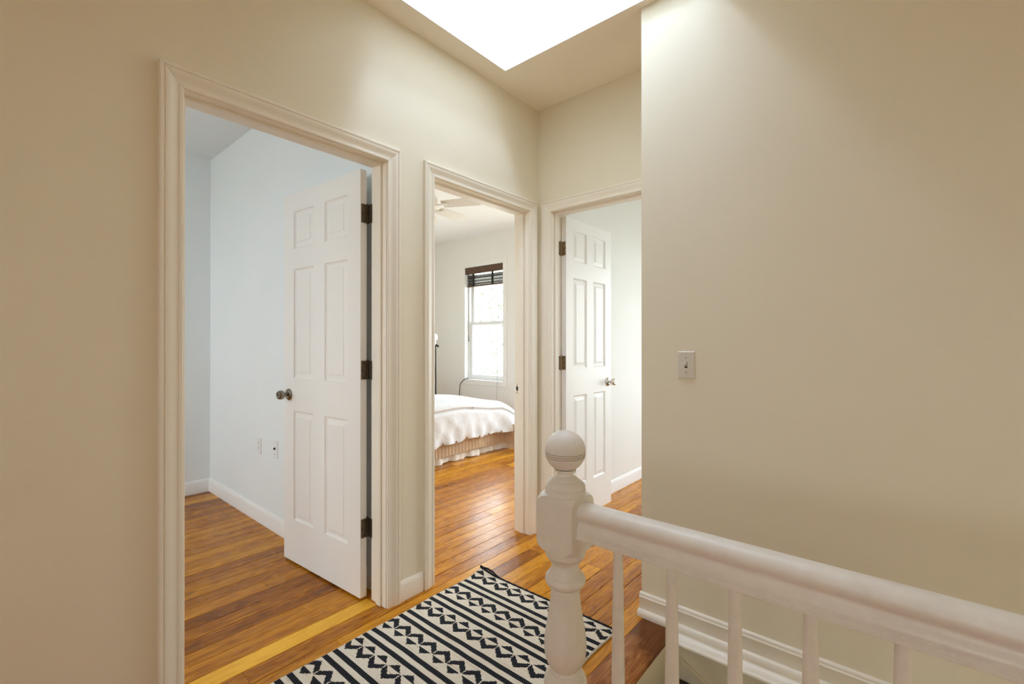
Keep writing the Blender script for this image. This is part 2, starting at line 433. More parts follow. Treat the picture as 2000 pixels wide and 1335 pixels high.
# ------------------------------------------------------------------ walls
def wall(name, axis, c0, c1, a0, a1, z0, z1, holes, matfn, mats):
    """slab; axis = normal axis ('x' or 'y'); runs a0..a1 along the other axis; holes = (a0,a1,z0,z1);
    matfn(side, mid) -> material index, side -1/+1/0 (0 = reveal)"""
    A = sorted({a0, a1, *[h[0] for h in holes], *[h[1] for h in holes]})
    A = [a for a in A if a0 <= a <= a1]
    Z = sorted({z0, z1, *[h[2] for h in holes], *[h[3] for h in holes]})
    Z = [z for z in Z if z0 <= z <= z1]
    mb = MB()
    P = (lambda a, c, z: (c, a, z)) if axis == 'x' else (lambda a, c, z: (a, c, z))
    def solid(i, j):
        if i < 0 or j < 0 or i >= len(A) - 1 or j >= len(Z) - 1: return False
        am, zm = (A[i] + A[i + 1]) / 2, (Z[j] + Z[j + 1]) / 2
        return not any(h[0] < am < h[1] and h[2] < zm < h[3] for h in holes)
    for i in range(len(A) - 1):
        for j in range(len(Z) - 1):
            if not solid(i, j): continue
            a, b, z, w = A[i], A[i + 1], Z[j], Z[j + 1]; mid = (a + b) / 2
            mb.q([P(a, c0, z), P(b, c0, z), P(b, c0, w), P(a, c0, w)], matfn(-1, mid))
            mb.q([P(a, c1, z), P(a, c1, w), P(b, c1, w), P(b, c1, z)], matfn(1, mid))
            if not solid(i - 1, j): mb.q([P(a, c0, z), P(a, c0, w), P(a, c1, w), P(a, c1, z)], matfn(0, mid))
            if not solid(i + 1, j): mb.q([P(b, c0, z), P(b, c1, z), P(b, c1, w), P(b, c0, w)], matfn(0, mid))
            if not solid(i, j - 1): mb.q([P(a, c0, z), P(a, c1, z), P(b, c1, z), P(b, c0, z)], matfn(0, mid))
            if not solid(i, j + 1): mb.q([P(a, c0, w), P(b, c0, w), P(b, c1, w), P(a, c1, w)], matfn(0, mid))
    o = mb.build(name, mats, smooth=0)
    return struct(o)

J = 0.018   # jamb lining thickness; rough openings are larger than the finished ones by this
wall('wall_left', 'y', YA, YA2, XL, XB2, 0, ZC,
     [(D1[0] - J, D1[1] + J, 0, ZD + J), (D2[0] - J, D2[1] + J, 0, ZD + J)],
     lambda s, m: 0 if s < 0 else (1 if m < XP + 0.06 else 2), [M_hall, M_cool, M_white])
wall('wall_far_room', 'y', YA, YA2, XB2, X3, 0, ZC, [], lambda s, m: 0 if s < 0 else 1, [M_bright, M_white])
wall('wall_end', 'x', XB, XB2, YE, YA, 0, ZC, [(D3[0] - J, D3[1] + J, 0, ZD + J)],
     lambda s, m: 0 if s < 0 else 1, [M_hall, M_bright])
mb = MB()
mb.box(XC, XB2, YH0, YE, ZB, ZC)
for f, p in enumerate(mb.f):
    xs = [mb.v[i][0] for i in p]
    mb.mi[f] = 1 if min(xs) > XB2 - 1e-4 else 0
struct(mb.build('wall_right', [M_hall, M_bright], smooth=0))
wall('wall_partition', 'x', XP, XP2, YA2, YF, 0, ZC, [], lambda s, m: 0 if s < 0 else 1, [M_cool, M_white])
wall('wall_study_back', 'y', YS, YS2, XL, XP, 0, ZC, [], lambda s, m: 0, [M_cool])
WS1 = (2.35, 4.25, 1.00, 2.45)
wall('wall_study_left', 'x', XL, XL2, YA2, YS, 0, ZC, [WS1], lambda s, m: 0, [M_cool])
WB1 = (4.085, 4.817, 0.700, 2.300)
WB2 = (2.10, 3.40, 0.45, 2.40)
WB3 = (2.50, 3.10, 1.2, 2.1)  # unseen back window, added to brighten the bedroom
wall('wall_bedroom_front', 'x', XW, XW2, YA2, YF, 0, ZC, [WB1, WB2], lambda s, m: 0, [M_white])
wall('wall_bedroom_back', 'y', YF, YF2, XP, XW2, 0, ZC, [WB3], lambda s, m: 0, [M_white])
W31 = (-0.15, 1.15, 0.50, 2.25)
wall('wall_far_room_front', 'x', X3, X3 + 0.15, Y3, YA2, 0, ZC, [W31], lambda s, m: 0, [M_bright])
W32 = (3.20, 4.40, 0.9, 2.1)
wall('wall_far_room_right', 'y', Y3 - 0.15, Y3, XB2, X3 + 0.15, 0, ZC, [W32], lambda s, m: 0, [M_bright])
WH = (-1.15, -0.10, 0.90, 2.20)
wall('wall_hall_rear', 'x', XH0 - 0.12, XH0, YH0, YA2, ZB, ZC, [WH], lambda s, m: 0, [M_hall])
wall('wall_hall_side', 'y', YH0 - 0.12, YH0, XH0 - 0.12, XB2, ZB, ZC, [], lambda s, m: 0, [M_hall])
mb = MB(); mb.box(STX - 0.06, STX - .002, YH0, LAND + .04, ZB, -0.035); struct(mb.build('wall_stairwell_side', M_hall, smooth=0))
mb = MB(); mb.box(STX, XC - .003, LAND + 0.028, LAND + 0.06, ZB, -0.035); struct(mb.build('wall_stairwell_front', M_hall, smooth=0))

# ceiling with skylight well
SX0, SX1, SY0, SY1 = 1.19, 1.923, 0.62, 1.686
GX0, GX1, GY0, GY1 = 1.30, 1.58, 1.14, 1.42     # centres the added lamp at the top of the well
SH = 0.95
mb = MB()
xs = [XL - 0.05, SX0, XP + .05, SX1, XB + .05, X3 + 0.15]; ys = [YH0 - 0.12, SY0, SY1, YA + .05, YF2]
for i in range(5):
    for j in range(4):
        if i in (1, 2) and j == 1: continue
        mi = (1 if i < 2 else 2) if j == 3 else (3 if i == 4 else 0)
        mb.box(xs[i], xs[i + 1], ys[j], ys[j + 1], ZC, ZC + 0.10, mi)
struct(mb.build('ceiling', [M_ceil, M_cool, M_ceilw, M_bright], smooth=0, fix=False))
mb = MB()
t = 0.05
mb.box(SX0 - t, SX0, SY0 - t, SY1 + t, ZC + 0.10, ZC + SH); mb.box(SX1, SX1 + t, SY0 - t, SY1 + t, ZC + 0.10, ZC + SH)
mb.box(SX0, SX1, SY0 - t, SY0, ZC + 0.10, ZC + SH); mb.box(SX0, SX1, SY1, SY1 + t, ZC + 0.10, ZC + SH)
# plaster lining down through the ceiling thickness
e = 0.004
for b_ in ((SX0, SX0 + e, SY0, SY1), (SX1 - e, SX1, SY0, SY1), (SX0, SX1, SY0, SY0 + e), (SX0, SX1, SY1 - e, SY1)):
    mb.box(*b_, ZC + 0.0005, ZC + 0.12)
struct(mb.build('wall_skylight_well', M_shaft, smooth=0))
sk = empty('window_5', (0, 0, 0)); struct(sk)
mb = MB(); z = ZC + SH
for b_ in ((SX0 - t, SX0 + .04, SY0 - t, SY1 + t), (SX1 - .22, SX1 + t, SY0 - t, SY1 + t), (SX0 + .04, SX1 - .22, SY0 - t, SY0 + .04), (SX0 + .04, SX1 - .22, SY1 - .04, SY1 + t)):  # strip on the switch-wall side widened, unseen, to cut steep light there
    mb.box(*b_, z, z + 0.05)
mb.build('skylight_frame_baffle', M_vinyl, sk, 0)
mb = MB(); mb.box(SX0 + .04, SX1 - .22, SY0 + .04, SY1 - .04, z + 0.02, z + 0.026)
mb.build('skylight_pane', M_glass, sk, 0)

# ------------------------------------------------------------------ floor boards
mb = MB(); tone = []; seed = []
rb = random.Random(21)
def board(x0, x1, y0, y1, tn, sd):
    n0 = len(mb.f); g = rb.choice((0.0008, 0.0012, 0.0015, 0.0022)); c = 0.0004; d = 0.0002
    a, b, p, q_ = x0 + 0.0006, x1 - 0.0006, y0 + g, y1 - g
    T = [(a + c, p + c, 0), (b - c, p + c, 0), (b - c, q_ - c, 0), (a + c, q_ - c, 0)]
    E_ = [(a, p, -d), (b, p, -d), (b, q_, -d), (a, q_, -d)]
    B_ = [(x, y, -0.012) for (x, y, _) in E_]
    mb.q(T)
    for i in range(4):
        j = (i + 1) % 4
        mb.q([E_[i], E_[j], T[j], T[i]]); mb.q([B_[i], B_[j], E_[j], E_[i]])
    k = len(mb.f) - n0; tone.extend([tn] * k); seed.extend([sd] * k)
BW = 0.0897
FX1, FY1 = X3 + 0.10, YF + 0.05
i0 = math.floor((YH0 - 1.058) / BW); i1 = math.ceil((FY1 - 1.058) / BW)
NOSE_Y1 = 1.058 - 2 * BW
forced = {7: [0.968], 15: [0.961], 0: [2.172], 9: [1.222]}
for k in range(i0, i1):
    y0, y1 = 1.058 + k * BW, 1.058 + (k + 1) * BW
    xe = STX - 0.03 if y1 < NOSE_Y1 + 0.01 else FX1
    x = XL; cuts = [x] + forced.get(k, [])
    if k in forced: cuts = [x, forced[k][0] - 1.7, forced[k][0], forced[k][0] + 2.2]
    else:
        cuts = [x]; c = x - rb.uniform(0, 2.2)
        while c < xe:
            c += rb.uniform(1.1, 2.9)
            if x + 0.15 < c < xe - 0.15: cuts.append(c)
        if k >= 10: cuts = [c for c in cuts if abs(c - 1.33) > .3] + [1.33]       # boards stop under the partition
    cuts = [c for c in sorted(cuts) if c < xe - 0.05] + [xe]
    for a, b in zip(cuts, cuts[1:]):
        tn = min(1.0, max(0.0, rb.gauss(0.50, 0.17)))
        if k >= 10 and b < 1.4: tn -= 0.10  # study boards coloured darker to stand for the dimmer light there
        if k == 9 and a < 0.9: tn = 1.28                      # the pale board in the study doorway
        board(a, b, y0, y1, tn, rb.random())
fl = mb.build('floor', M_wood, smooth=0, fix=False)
me = fl.data
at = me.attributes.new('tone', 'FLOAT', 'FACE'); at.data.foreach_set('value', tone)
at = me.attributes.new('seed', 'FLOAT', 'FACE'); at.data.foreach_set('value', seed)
struct(fl)
mb = MB()
mb.box(XL, FX1, NOSE_Y1, FY1, -0.16, -0.0118); mb.box(XH0, STX - 0.03, YH0, NOSE_Y1, -0.16, -0.0118)
mb.box(XB2, FX1, Y3, NOSE_Y1, -0.16, -0.004)
mb.build('subfloor', M_sub, fl, 0)
# far-room boards right of the wall block
mb = MB(); mb.box(XB2, FX1, Y3, NOSE_Y1, -0.004, 0.0); mb.build('boards_beyond', M_sub, fl, 0)
# landing nosing: rounded front edge
mb = MB()
prof = [(NOSE_Y1 - 0.0006, 0.0), (LAND + 0.012, 0.0)]
for i in range(7):
    a = PI / 2 + PI * i / 6
    prof.append((LAND + 0.012 + 0.0145 * math.cos(a), -0.0145 + 0.0145 * math.sin(a)))
prof += [(LAND + 0.012, -0.032), (NOSE_Y1 - 0.0006, -0.032)]
mb.extrude(prof, lambda p: (STX - 0.03, p[0], p[1]), lambda p: (XC - 0.012, p[0], p[1]))
struct(mb.build('trim_9', M_nosing, smooth=40))
# hall-side edge board below the balusters
mb = MB(); mb.box(STX - 0.03, STX + 0.012, YH0, LAND + 0.002, -0.032, 0.0, ch=0.004)
struct(mb.build('trim_10', M_nosing, smooth=40))

# ------------------------------------------------------------------ casings, jambs, stops
CW = 0.0665
CAS = [(0, 0), (0, .0085), (.003, .0105), (.011, .0105), (.0125, .0085), (.016, .0085), (.022, .0095), (.030, .0118), (.038, .0150),
       (.045, .0168), (.0495, .0168), (.051, .0140), (.053, .0140), (.0555, .0178), (.0635, .0180), (.0665, .0150), (.0665, 0)]
def casing(name, axis, plane, sgn, lo, hi, head, trims, mat):
    """three mitred lengths round an opening; sgn = direction the casing projects along the wall normal"""
    mb = MB(); g = 0.0006
    P = (lambda a, d, z: (plane + sgn * d, a, z)) if axis == 'x' else (lambda a, d, z: (a, plane + sgn * d, z))
    lo_, hi_, h_ = lo - 0.004, hi + 0.004, head + 0.004
    mb.extrude(CAS, lambda p: P(lo_ - p[0], p[1], 0.0), lambda p: P(lo_ - p[0], p[1], h_ + p[0] - g))
    mb.extrude(CAS, lambda p: P(lo_ - p[0] + g, p[1], h_ + p[0]), lambda p: P(hi_ + p[0] - g, p[1], h_ + p[0]))
    mb.extrude(CAS, lambda p: P(hi_ + p[0], p[1], h_ + p[0] - g), lambda p: P(hi_ + p[0], p[1], 0.0))
    return mb.build(name, mat, trims, 28)

def jamb(name, axis, c0, c1, lo, hi, head, parent, mat, stop):
    mb = MB()
    B = (lambda a0, a1, q0, q1, z0, z1, ch=0: mb.box(q0, q1, a0, a1, z0, z1, ch=ch)) if axis == 'x' else (lambda a0, a1, q0, q1, z0, z1, ch=0: mb.box(a0, a1, q0, q1, z0, z1, ch=ch))
    B(lo - J, lo, c0, c1, 0, head); B(hi, hi + J, c0, c1, 0, head); B(lo - J, hi + J, c0, c1, head, head + J)
    mb.build(name, mat, parent, 0)
    mb = MB()
    B(lo, lo + .011, stop[0], stop[1], 0, head, .002); B(hi - .011, hi, stop[0], stop[1], 0, head, .002); B(lo + .011, hi - .011, stop[0], stop[1], head - .011, head, .002)
    mb.build('door_stop', mat, parent, 30)

def opening(k, axis, c0, c1, lo, hi, stop, mats):
    root = casing('trim_%d' % k, axis, c0, -1, lo, hi, ZD, None, mats[0]); struct(root)
    casing('back_casing', axis, c1, 1, lo, hi, ZD, root, mats[1])
    jamb('jamb', axis, c0, c1 + 0.001, lo, hi, ZD, root, mats[0], stop)
    return root
opening(1, 'y', YA, YA2, *D1, (1.842, 1.878), (M_trim, M_trimw))
t2 = opening(2, 'y', YA, YA2, *D2, (1.848, 1.884), (M_trim, M_trimw))
opening(3, 'x', XB, XB2, *D3, (2.425, 2.461), (M_trim, M_trimw))
# strike plate on the bedroom jamb
mb = MB(); z0 = 0.925; mb.box(D2[1] - .0025, D2[1] + .001, 1.888, 1.922, z0 - .030, z0 + .030, ch=.0008)
sp = mb.build('strike_plate', M_chrome, t2, 30); sp['label'] = 'silver strike plate'
mb = MB(); mb.box(D2[1] - .0032, D2[1] - .0020, 1.897, 1.913, z0 - .014, z0 + .014); mb.build('latch_hole', M_slot, sp, 0)
mb = MB()
for dz in (-.023, .023): mb.lathe([(.0035, 0), (.0035, .0012)], (D2[1] - .0024, 1.905, z0 + dz), 12, mat=Matrix.Rotation(-PI / 2, 4, 'Y'))
mb.build('screw', M_screw, sp, 0)

# ------------------------------------------------------------------ doors
ROWS = [0, .2300, .8350, 1.0150, 1.6180, 1.7300, 1.9350]
def door_leaf(name, W, H, T, parent):
    """leaf in local axes: x 0..W from hinge edge, y 0..T thickness, z 0..H; six raised panels on both faces"""
    k = W / .712
    Cx = [0, .103 * k, .303 * k, .409 * k, .609 * k, W]; Rz = ROWS + [H]
    mb = MB()
    for side in (0, 1):
        yy = (lambda d: d) if side == 0 else (lambda d: T - d)
        for i in range(5):
            for j in range(7):
                x0, x1, z0, z1 = Cx[i], Cx[i + 1], Rz[j], Rz[j + 1]
                if i in (1, 3) and j in (1, 3, 5):
                    rings = [(0, 0), (.003, .005), (.010, .0100), (.014, .0100), (.036, .0030), (.0372, .0012)]
                    def ring(o, d): return [(x0 + o, yy(d), z0 + o), (x1 - o, yy(d), z0 + o), (x1 - o, yy(d), z1 - o), (x0 + o, yy(d), z1 - o)]
                    for (o1, d1), (o2, d2) in zip(rings, rings[1:]):
                        A, B = ring(o1, d1), ring(o2, d2)
                        for e_ in range(4): mb.q([A[e_], A[(e_ + 1) % 4], B[(e_ + 1) % 4], B[e_]])
                    mb.q(ring(*rings[-1]))
                else:
                    mb.q([(x0, yy(0), z0), (x1, yy(0), z0), (x1, yy(0), z1), (x0, yy(0), z1)])
    for i in range(5):
        for z_ in (0, H): mb.q([(Cx[i], 0, z_), (Cx[i + 1], 0, z_), (Cx[i + 1], T, z_), (Cx[i], T, z_)])
    for j in range(7):
        for x_ in (0, W): mb.q([(x_, 0, Rz[j]), (x_, 0, Rz[j + 1]), (x_, T, Rz[j + 1]), (x_, T, Rz[j])])
    return mb.build(name, M_door, parent, 20)

def hinge(parent, z, mat, ysign, w2):
    """local frame of the leaf: pin near (pinx, piny); one plate on the leaf edge (x=0 plane), one on the jamb"""
    pass

def knob(parent, x, y, z, direction, mat):
    """rose, neck and knob growing along local y (direction -1 or 1)"""
    Tm = Matrix.Rotation(PI / 2 if direction < 0 else -PI / 2, 4, 'X')
    mb = MB(); mb.lathe([(.0, 0), (.031, 0), (.032, .003), (.029, .008), (.021, .011), (.014, .012), (.0, .012)], (x, y, z), 32, mat=Tm, cap=False)
    r = mb.build('door_handle', mat, parent, 40)
    mb = MB(); mb.lathe([(.0095, .010), (.0095, .024), (.014, .028), (.0215, .032), (.0255, .040), (.0255, .050), (.0225, .060), (.0195, .063), (.016, .0635), (.013, .061), (.0, .061)], (x, y, z), 32, mat=Tm, cap=False)
    mb.build('knob', mat, r, 35)
    mb = MB(); mb.lathe([(.0, .0612), (.007, .0612), (.007, .0618), (0, .0618)], (x, y, z), 16, mat=Tm, cap=False)
    mb.build('keyhole', M_slot, r, 0)

HZ = (1.838, 1.091, 0.338)
def hinges(parent, to_world_inv, plates, mat):
    """plates(zc) -> (leaf plate box, jamb plate box, pin xyz, screw list) in world coords; parented keeping world place"""
    for zc in HZ:
        lb, jb, pin, scr = plates(zc)
        mb = MB(); mb.box(*lb, ch=.0004); mb.box(*jb, ch=.0004)
        # barrel knuckles
        h = .092
        for i in range(5):
            a, b = zc - h / 2 + h * i / 5, zc - h / 2 + h * (i + 1) / 5
            mb.lathe([(.0058, a + .0006), (.0062, a + .0012), (.0062, b - .0012), (.0058, b - .0006)], (pin[0], pin[1], 0), 16)
        ho = mb.build('hinge', mat, None, 30)
        mb = MB(); mb.lathe([(.0028, zc - h / 2 - .002), (.0028, zc + h / 2), (.0052, zc + h / 2), (.0052, zc + h / 2 + .003), (.003, zc + h / 2 + .0045)], (pin[0], pin[1], 0), 14)
        po = mb.build('hinge_pin', mat, None, 40)
        mb = MB()
        for (sx, sy, sz, ax) in scr:
            mb.lathe([(.0038, -.0003), (.0038, .0007), (.0022, .0009)], (sx, sy, sz), 12, mat=ax)
        so = mb.build('screw', M_screw, None, 0)
        for o_, pr in ((ho, parent), (po, ho), (so, ho)):
            o_.parent = pr
            if pr is parent: o_.matrix_parent_inverse = to_world_inv

# study door: pin at (1.2315,1.9575); swung in about 94 degrees
def door_study():
    root = empty('door_1'); struct(root)
    ang = R(90 + 3.5)
    W, H, T = .718, 2.036, .0345
    lf = door_leaf('leaf', W, H, T, root)
    # leaf local x -> direction (cos ang, sin ang); local y (thickness) -> to the right of it
    d = Vector((math.cos(ang), math.sin(ang), 0)); nrm = Vector((math.sin(ang), -math.cos(ang), 0))   # +X side
    org = Vector((1.1895, 1.955, 0.011))
    lf.matrix_local = Matrix(((d.x, nrm.x, 0, org.x), (d.y, nrm.y, 0, org.y), (0, 0, 1, org.z), (0, 0, 0, 1)))
    knob(lf, .665, 0.0, .922, -1, M_knob)
    inv = Matrix.Identity(4)
    RX = Matrix.Rotation(PI / 2, 4, 'X'); RY = Matrix.Rotation(-PI / 2, 4, 'Y')
    def plates(zc):
        e0, e1 = org, org + nrm * T
        lb = (e0.x + .004, e1.x + .006, 1.9535, 1.9555, zc - .045, zc + .045)
        jb = (D1[1] - .0022, D1[1] - .0006, 1.922, 1.957, zc - .045, zc + .045)
        pin = (D1[1] - .0045, 1.9585)
        scr = [(e0.x + .010, 1.9535, zc + dz, RX) for dz in (-.002,)] + [(e0.x + .018, 1.9535, zc + dz, RX) for dz in (-.034, .034)] + [(D1[1] - .0022, 1.930 + .01 * (dz == 0), zc + dz, RY) for dz in (-.034, 0, .034)]
        return lb, jb, pin, scr
    hinges(root, inv, plates, M_hinge)
    return root
door_study()

def door_far():
    root = empty('door_3'); struct(root)
    W, H, T = .604, 2.012, .0345
    lf = door_leaf('leaf', W, H, T, root)
    org = Vector((2.5005, 1.6655, 0.034))
    lf.matrix_local = Matrix.Translation(org)
    knob(lf, .555, 0.0, .900, -1, M_chrome)
    RX = Matrix.Rotation(PI / 2, 4, 'X'); RY = Matrix.Rotation(-PI / 2, 4, 'Y')
    def plates(zc):
        lb = (2.4985, 2.5003, 1.667, 1.706, zc - .045, zc + .045)
        jb = (2.470, 2.501, D3[1] - .0022, D3[1] - .0006, zc - .045, zc + .045)
        pin = (2.4975, D3[1] - .0035)
        scr = [(2.4985, 1.673, zc, RY)] + [(2.4985, 1.681, zc + dz, RY) for dz in (-.034, .034)] + [(2.480, D3[1] - .0022, zc + dz, RX) for dz in (-.034, .034)]
        return lb, jb, pin, scr
    hinges(root, Matrix.Identity(4), plates, M_hinge3)
door_far()

# ------------------------------------------------------------------ baseboards
def base(name, axis, plane, sgn, a0, a1, h, mat, parent=None, th=.012, cham=.012):
    mb = MB(); prof = [(0, 0), (th, 0), (th, h - cham), (th * .75, h - cham * .45), (th * .35, h), (0, h)]
    P = (lambda a, d, z: (plane + sgn * d, a, z)) if axis == 'x' else (lambda a, d, z: (a, plane + sgn * d, z))
    mb.extrude(prof, lambda p: P(a0, p[0], p[1]), lambda p: P(a1, p[0], p[1]))
    return struct(mb.build(name, mat, parent, 30))
base('baseboard_hall_left', 'y', YA, -1, D1[1] + CW + .004, D2[0] - CW - .010, .093, M_trim, cham=.02)
base('baseboard_hall_near', 'y', YA, -1, XH0, D1[0] - CW - .004, .093, M_trim, cham=.02)
base('baseboard_end', 'x', XB, -1, YE, D3[0] - CW - .004, .093, M_trim)
base('baseboard_study_right', 'x', XP, -1, YA2 + .11, YS, .105, M_trimw, th=.014, cham=.022)
base('baseboard_study_back', 'y', YS, -1, XL2, XP, .105, M_trimw, th=.014, cham=.022)
base('baseboard_bedroom_front', 'x', XW, -1, YA2, YF, .10, M_trimw)
base('baseboard_bedroom_back', 'y', YF, -1, XP2, XW, .10, M_trimw)
base('baseboard_far_room', 'y', YA, -1, XB2 + .10, X3, .10, M_trimw, th=.014, cham=.025)
# wall_right: moulded baseboard, shoe and the ledge that runs on above the stairwell
mb = MB()
prof = [(0, .004), (.011, .004), (.011, .076), (.014, .078), (.0155, .083), (.013, .087), (.011, .089), (.0115, .094), (.0085, .099), (.004, .102), (0, .102)]
mb.extrude(prof, lambda p: (XC - p[0], YH0, p[1]), lambda p: (XC - p[0], YE + .006, p[1]))
prof2 = [(0, .0), (.011, .0), (.0285, .0)]
for i in range(6):
    a = PI / 2 * i / 5; prof2.append((.011 + .0175 * math.cos(a), .008 + .022 * math.sin(a)))
prof2 += [(0, .030)]
mb.extrude(prof2, lambda p: (XC - p[0], YH0, p[1]), lambda p: (XC - p[0], YE + .010, p[1]))
bs = struct(mb.build('baseboard_right', M_trim, None, 40))
mb = MB()
prof = [(0, 0.0), (.028, 0.0), (.034, -.006), (.048, -.012), (.060, -.016)]
for i in range(6):
    a = PI / 2 - PI * i / 5; prof.append((.060 + .010 * math.cos(a), -.026 + .010 * math.sin(a)))
prof += [(.040, -.038), (.036, -.046), (.030, -.048), (.022, -.058), (0, -.058)]
mb.extrude(prof, lambda p: (XC - p[0], YH0, p[1]), lambda p: (XC - p[0], LAND - .004, p[1]))
struct(mb.build('trim_11', M_trim, None, 40))

# ------------------------------------------------------------------ staircase going down
st = tag(empty('staircase', (0, 0, 0)), 'flight of stairs going down from landing behind the white railing', 'stairs')
NR = 5; RH, TD = .19, .245
for i in range(NR):
    y1 = LAND + .012 - TD * i; zt = -RH * i
    mb = MB(); mb.box(STX, XC - .023, y1 - .004, y1 + .014, zt - RH, zt - .034); mb.build('riser', M_hall, st, 0)
    mb = MB(); z = -RH * (i + 1); mb.box(STX, XC - .024, y1 - TD - .022, y1 - .004, z - .030, z, ch=.008); mb.build('tread', M_dark, st, 30)
mb = MB()
sl = RH / TD
top = lambda y: -.20 + (y - LAND) * sl + .0
prof = [(LAND + .010, -.10), (LAND - .19, -.20), (LAND - 1.4, -.20 - 1.21 * sl), (LAND - 1.4, -.55 - 1.21 * sl), (LAND + .010, -.40)]
mb.extrude(prof, lambda p: (XC - .003, p[0], p[1]), lambda p: (XC - .022, p[0], p[1]))
mb.build('stringer', M_hall, st, 0)

# ------------------------------------------------------------------ stair railing
XR, YN = 1.060, 0.709
rl = tag(empty('stair_railing', (XR, YN, 0)), 'white painted stair railing with ball-topped newel post and round balusters', 'railing')
def rel(o): o.location = (-XR, -YN, 0); return o
mb = MB()
A2 = .0572
prof = [(.060, 0), (.060, .255), (.0585, .272), (.059, .285), (.0575, .300), (.052, .312), (.044, .318), (.0415, .321), (.0415, .325), (.039, .328), (.0385, .331)]
prof += [(.042, .335), (.0495, .345), (.0555, .362), (.0580, .385), (.0575, .405), (.0545, .430), (.0500, .455), (.0455, .485), (.0420, .510), (.0398, .535),
         (.0392, .541), (.0402, .5425), (.0402, .547), (.0385, .549), (.0400, .5535), (.0475, .557), (.0535, .563), (.0556, .570), (.0548, .577), (.0520, .5825), (.0490, .585), (.0478, .5855),
         (.0455, .589), (.0405, .597), (.0368, .606), (.0358, .613), (.0362, .617), (.0395, .6185), (.0415, .621), (.0418, .624), (.0455, .628), (.0510, .634), (.0545, .640), (.0548, .6435), (.0536, .6445), (.0536, .6462), (.0552, .6472), (.0555, .656)]
for i in range(1, 17):                                  # rounded shoulders of the square block
    a = PI / 2 * i / 16; prof.append((.0555 + .0260 * math.sin(a), .656 + .036 * (1 - math.cos(a))))
prof += [(.0815, .700), (.0815, .775)]
for i in range(1, 17):
    a = PI / 2 * i / 16; prof.append((.0555 + .026 * math.cos(a), .775 + .034 * math.sin(a)))
prof += [(.0555, .818), (.0555, .8215), (.0540, .8225), (.0540, .8240), (.0555, .8250), (.0552, .829), (.0520, .835), (.0465, .840), (.0400, .844), (.0370, .8455), (.0365, .8475), (.0345, .849), (.0285, .852), (.0235, .857), (.0222, .862), (.0232, .8655), (.0285, .867), (.0300, .8695), (.0295, .8725)]
mb.lathe(prof, (XR, YN, 0), 192, sq=A2)
newel = rel(mb.build('newel_post', M_rail, rl, 22))
mb = MB()
RB, ZBALL = .0562, .9235
prof = []
for i in range(0, 41):
    a = -R(58) + (R(90) + R(58)) * i / 40
    r, z = RB * math.cos(a), ZBALL + RB * math.sin(a)
    prof.append((max(r, 1e-4), z))
for zg in (-.0035, -.0095, -.0155):                     # three turned grooves
    z = ZBALL + zg; r = math.sqrt(RB ** 2 - zg ** 2)
    prof += [(r + .00005, z - .0013), (r - .0016, z), (r + .00005, z + .0013)]
prof.sort(key=lambda p: p[1])
prof = [p for p in prof if all(abs(p[1] - (ZBALL + zg)) < 1e-9 or abs(p[1] - (ZBALL + zg)) > .00125 for zg in (-.0035, -.0095, -.0155))]
mb.lathe(prof, (XR, YN, 0), 64)
ball = mb.build('ball_finial', M_rail, newel, 40)
mb = MB()
for zg in (-.0035, -.0095, -.0155):
    z = ZBALL + zg; r = math.sqrt(RB ** 2 - zg ** 2)
    mb.lathe([(r - .0040, z - .0004), (r - .0007, z - .0004), (r - .0007, z + .0004), (r - .0040, z + .0004)], (XR, YN, 0), 64)
mb.build('groove_line', M_groove, newel, 40)
# handrail
half = [(0, .7925), (.010, .792), (.018, .7895), (.0255, .784), (.0305, .7765), (.0322, .769), (.0312, .762), (.0275, .756), (.0235, .752), (.0220, .748),
        (.0228, .744), (.0262, .739), (.0305, .733), (.0325, .7275), (.0322, .7245), (.0298, .7232), (.0298, .7208), (.0318, .7195), (.0318, .7165), (.0302, .7155), (.0302, .7135), (.0325, .7120), (.0325, .7045), (.0305, .703)]
loop = half + [(-x, z) for (x, z) in half[:0:-1]]
mb = MB(); mb.extrude(loop, lambda p: (XR + p[0], YN - A2 + .001, p[1]), lambda p: (XR + p[0], YH0 + .002, p[1]))
rel(mb.build('handrail', M_rail, rl, 38))
for i, y in enumerate((.549, .411, .274, .137, .0)):
    mb = MB(); mb.lathe([(.0200, .0), (.0195, .10), (.0180, .25), (.0160, .42), (.0135, .60), (.0118, .69), (.0116, .704)], (XR, y, 0), 28)
    b_ = rel(mb.build('baluster', M_rail, rl, 45))
    b_.name = 'baluster' if i == 0 else 'baluster.%03d' % i

# ------------------------------------------------------------------ rug
rg = empty('woven_rug', (0, 0, 0))
tag(rg, 'cream and black patterned woven rug on hall floor beside the newel post', 'rug')
RX0 = .45
mb = MB()
def lift(x, y):                                          # the far corner curls up a little; gentle waves
    c = max(0, 1 - math.hypot((RUG_X1 - x) / .10, (RUG_Y1 - y) / .13))
    return .016 * c * c + .0012 * math.sin(x * 13) * math.sin(y * 9 + 1)
def top_fn(u, v):
    x, y = RX0 + (RUG_X1 - RX0) * u, RUG_Y0 + (RUG_Y1 - RUG_Y0) * v
    y += .003 * math.sin(x * 17 + (2 if v > .5 else 0)) * abs(2 * v - 1) ** 4
    return (x, y, .0085 + lift(x, y))
def bot_fn(u, v):
    p = top_fn(u, v); return (p[0], p[1], p[2] - .0070)
mb.grid(130, 60, top_fn); mb.grid(130, 60, lambda u, v: bot_fn(u, 1 - v))
for v in (0, 1):
    mb.grid(130, 1, lambda u, w, v=v: [top_fn(u, v), bot_fn(u, v)][round(w)])
for u in (0, 1):
    mb.grid(1, 60, lambda w, v, u=u: [top_fn(u, v), bot_fn(u, v)][round(w)])
mb.build('rug_field', M_rug, rg, 60)
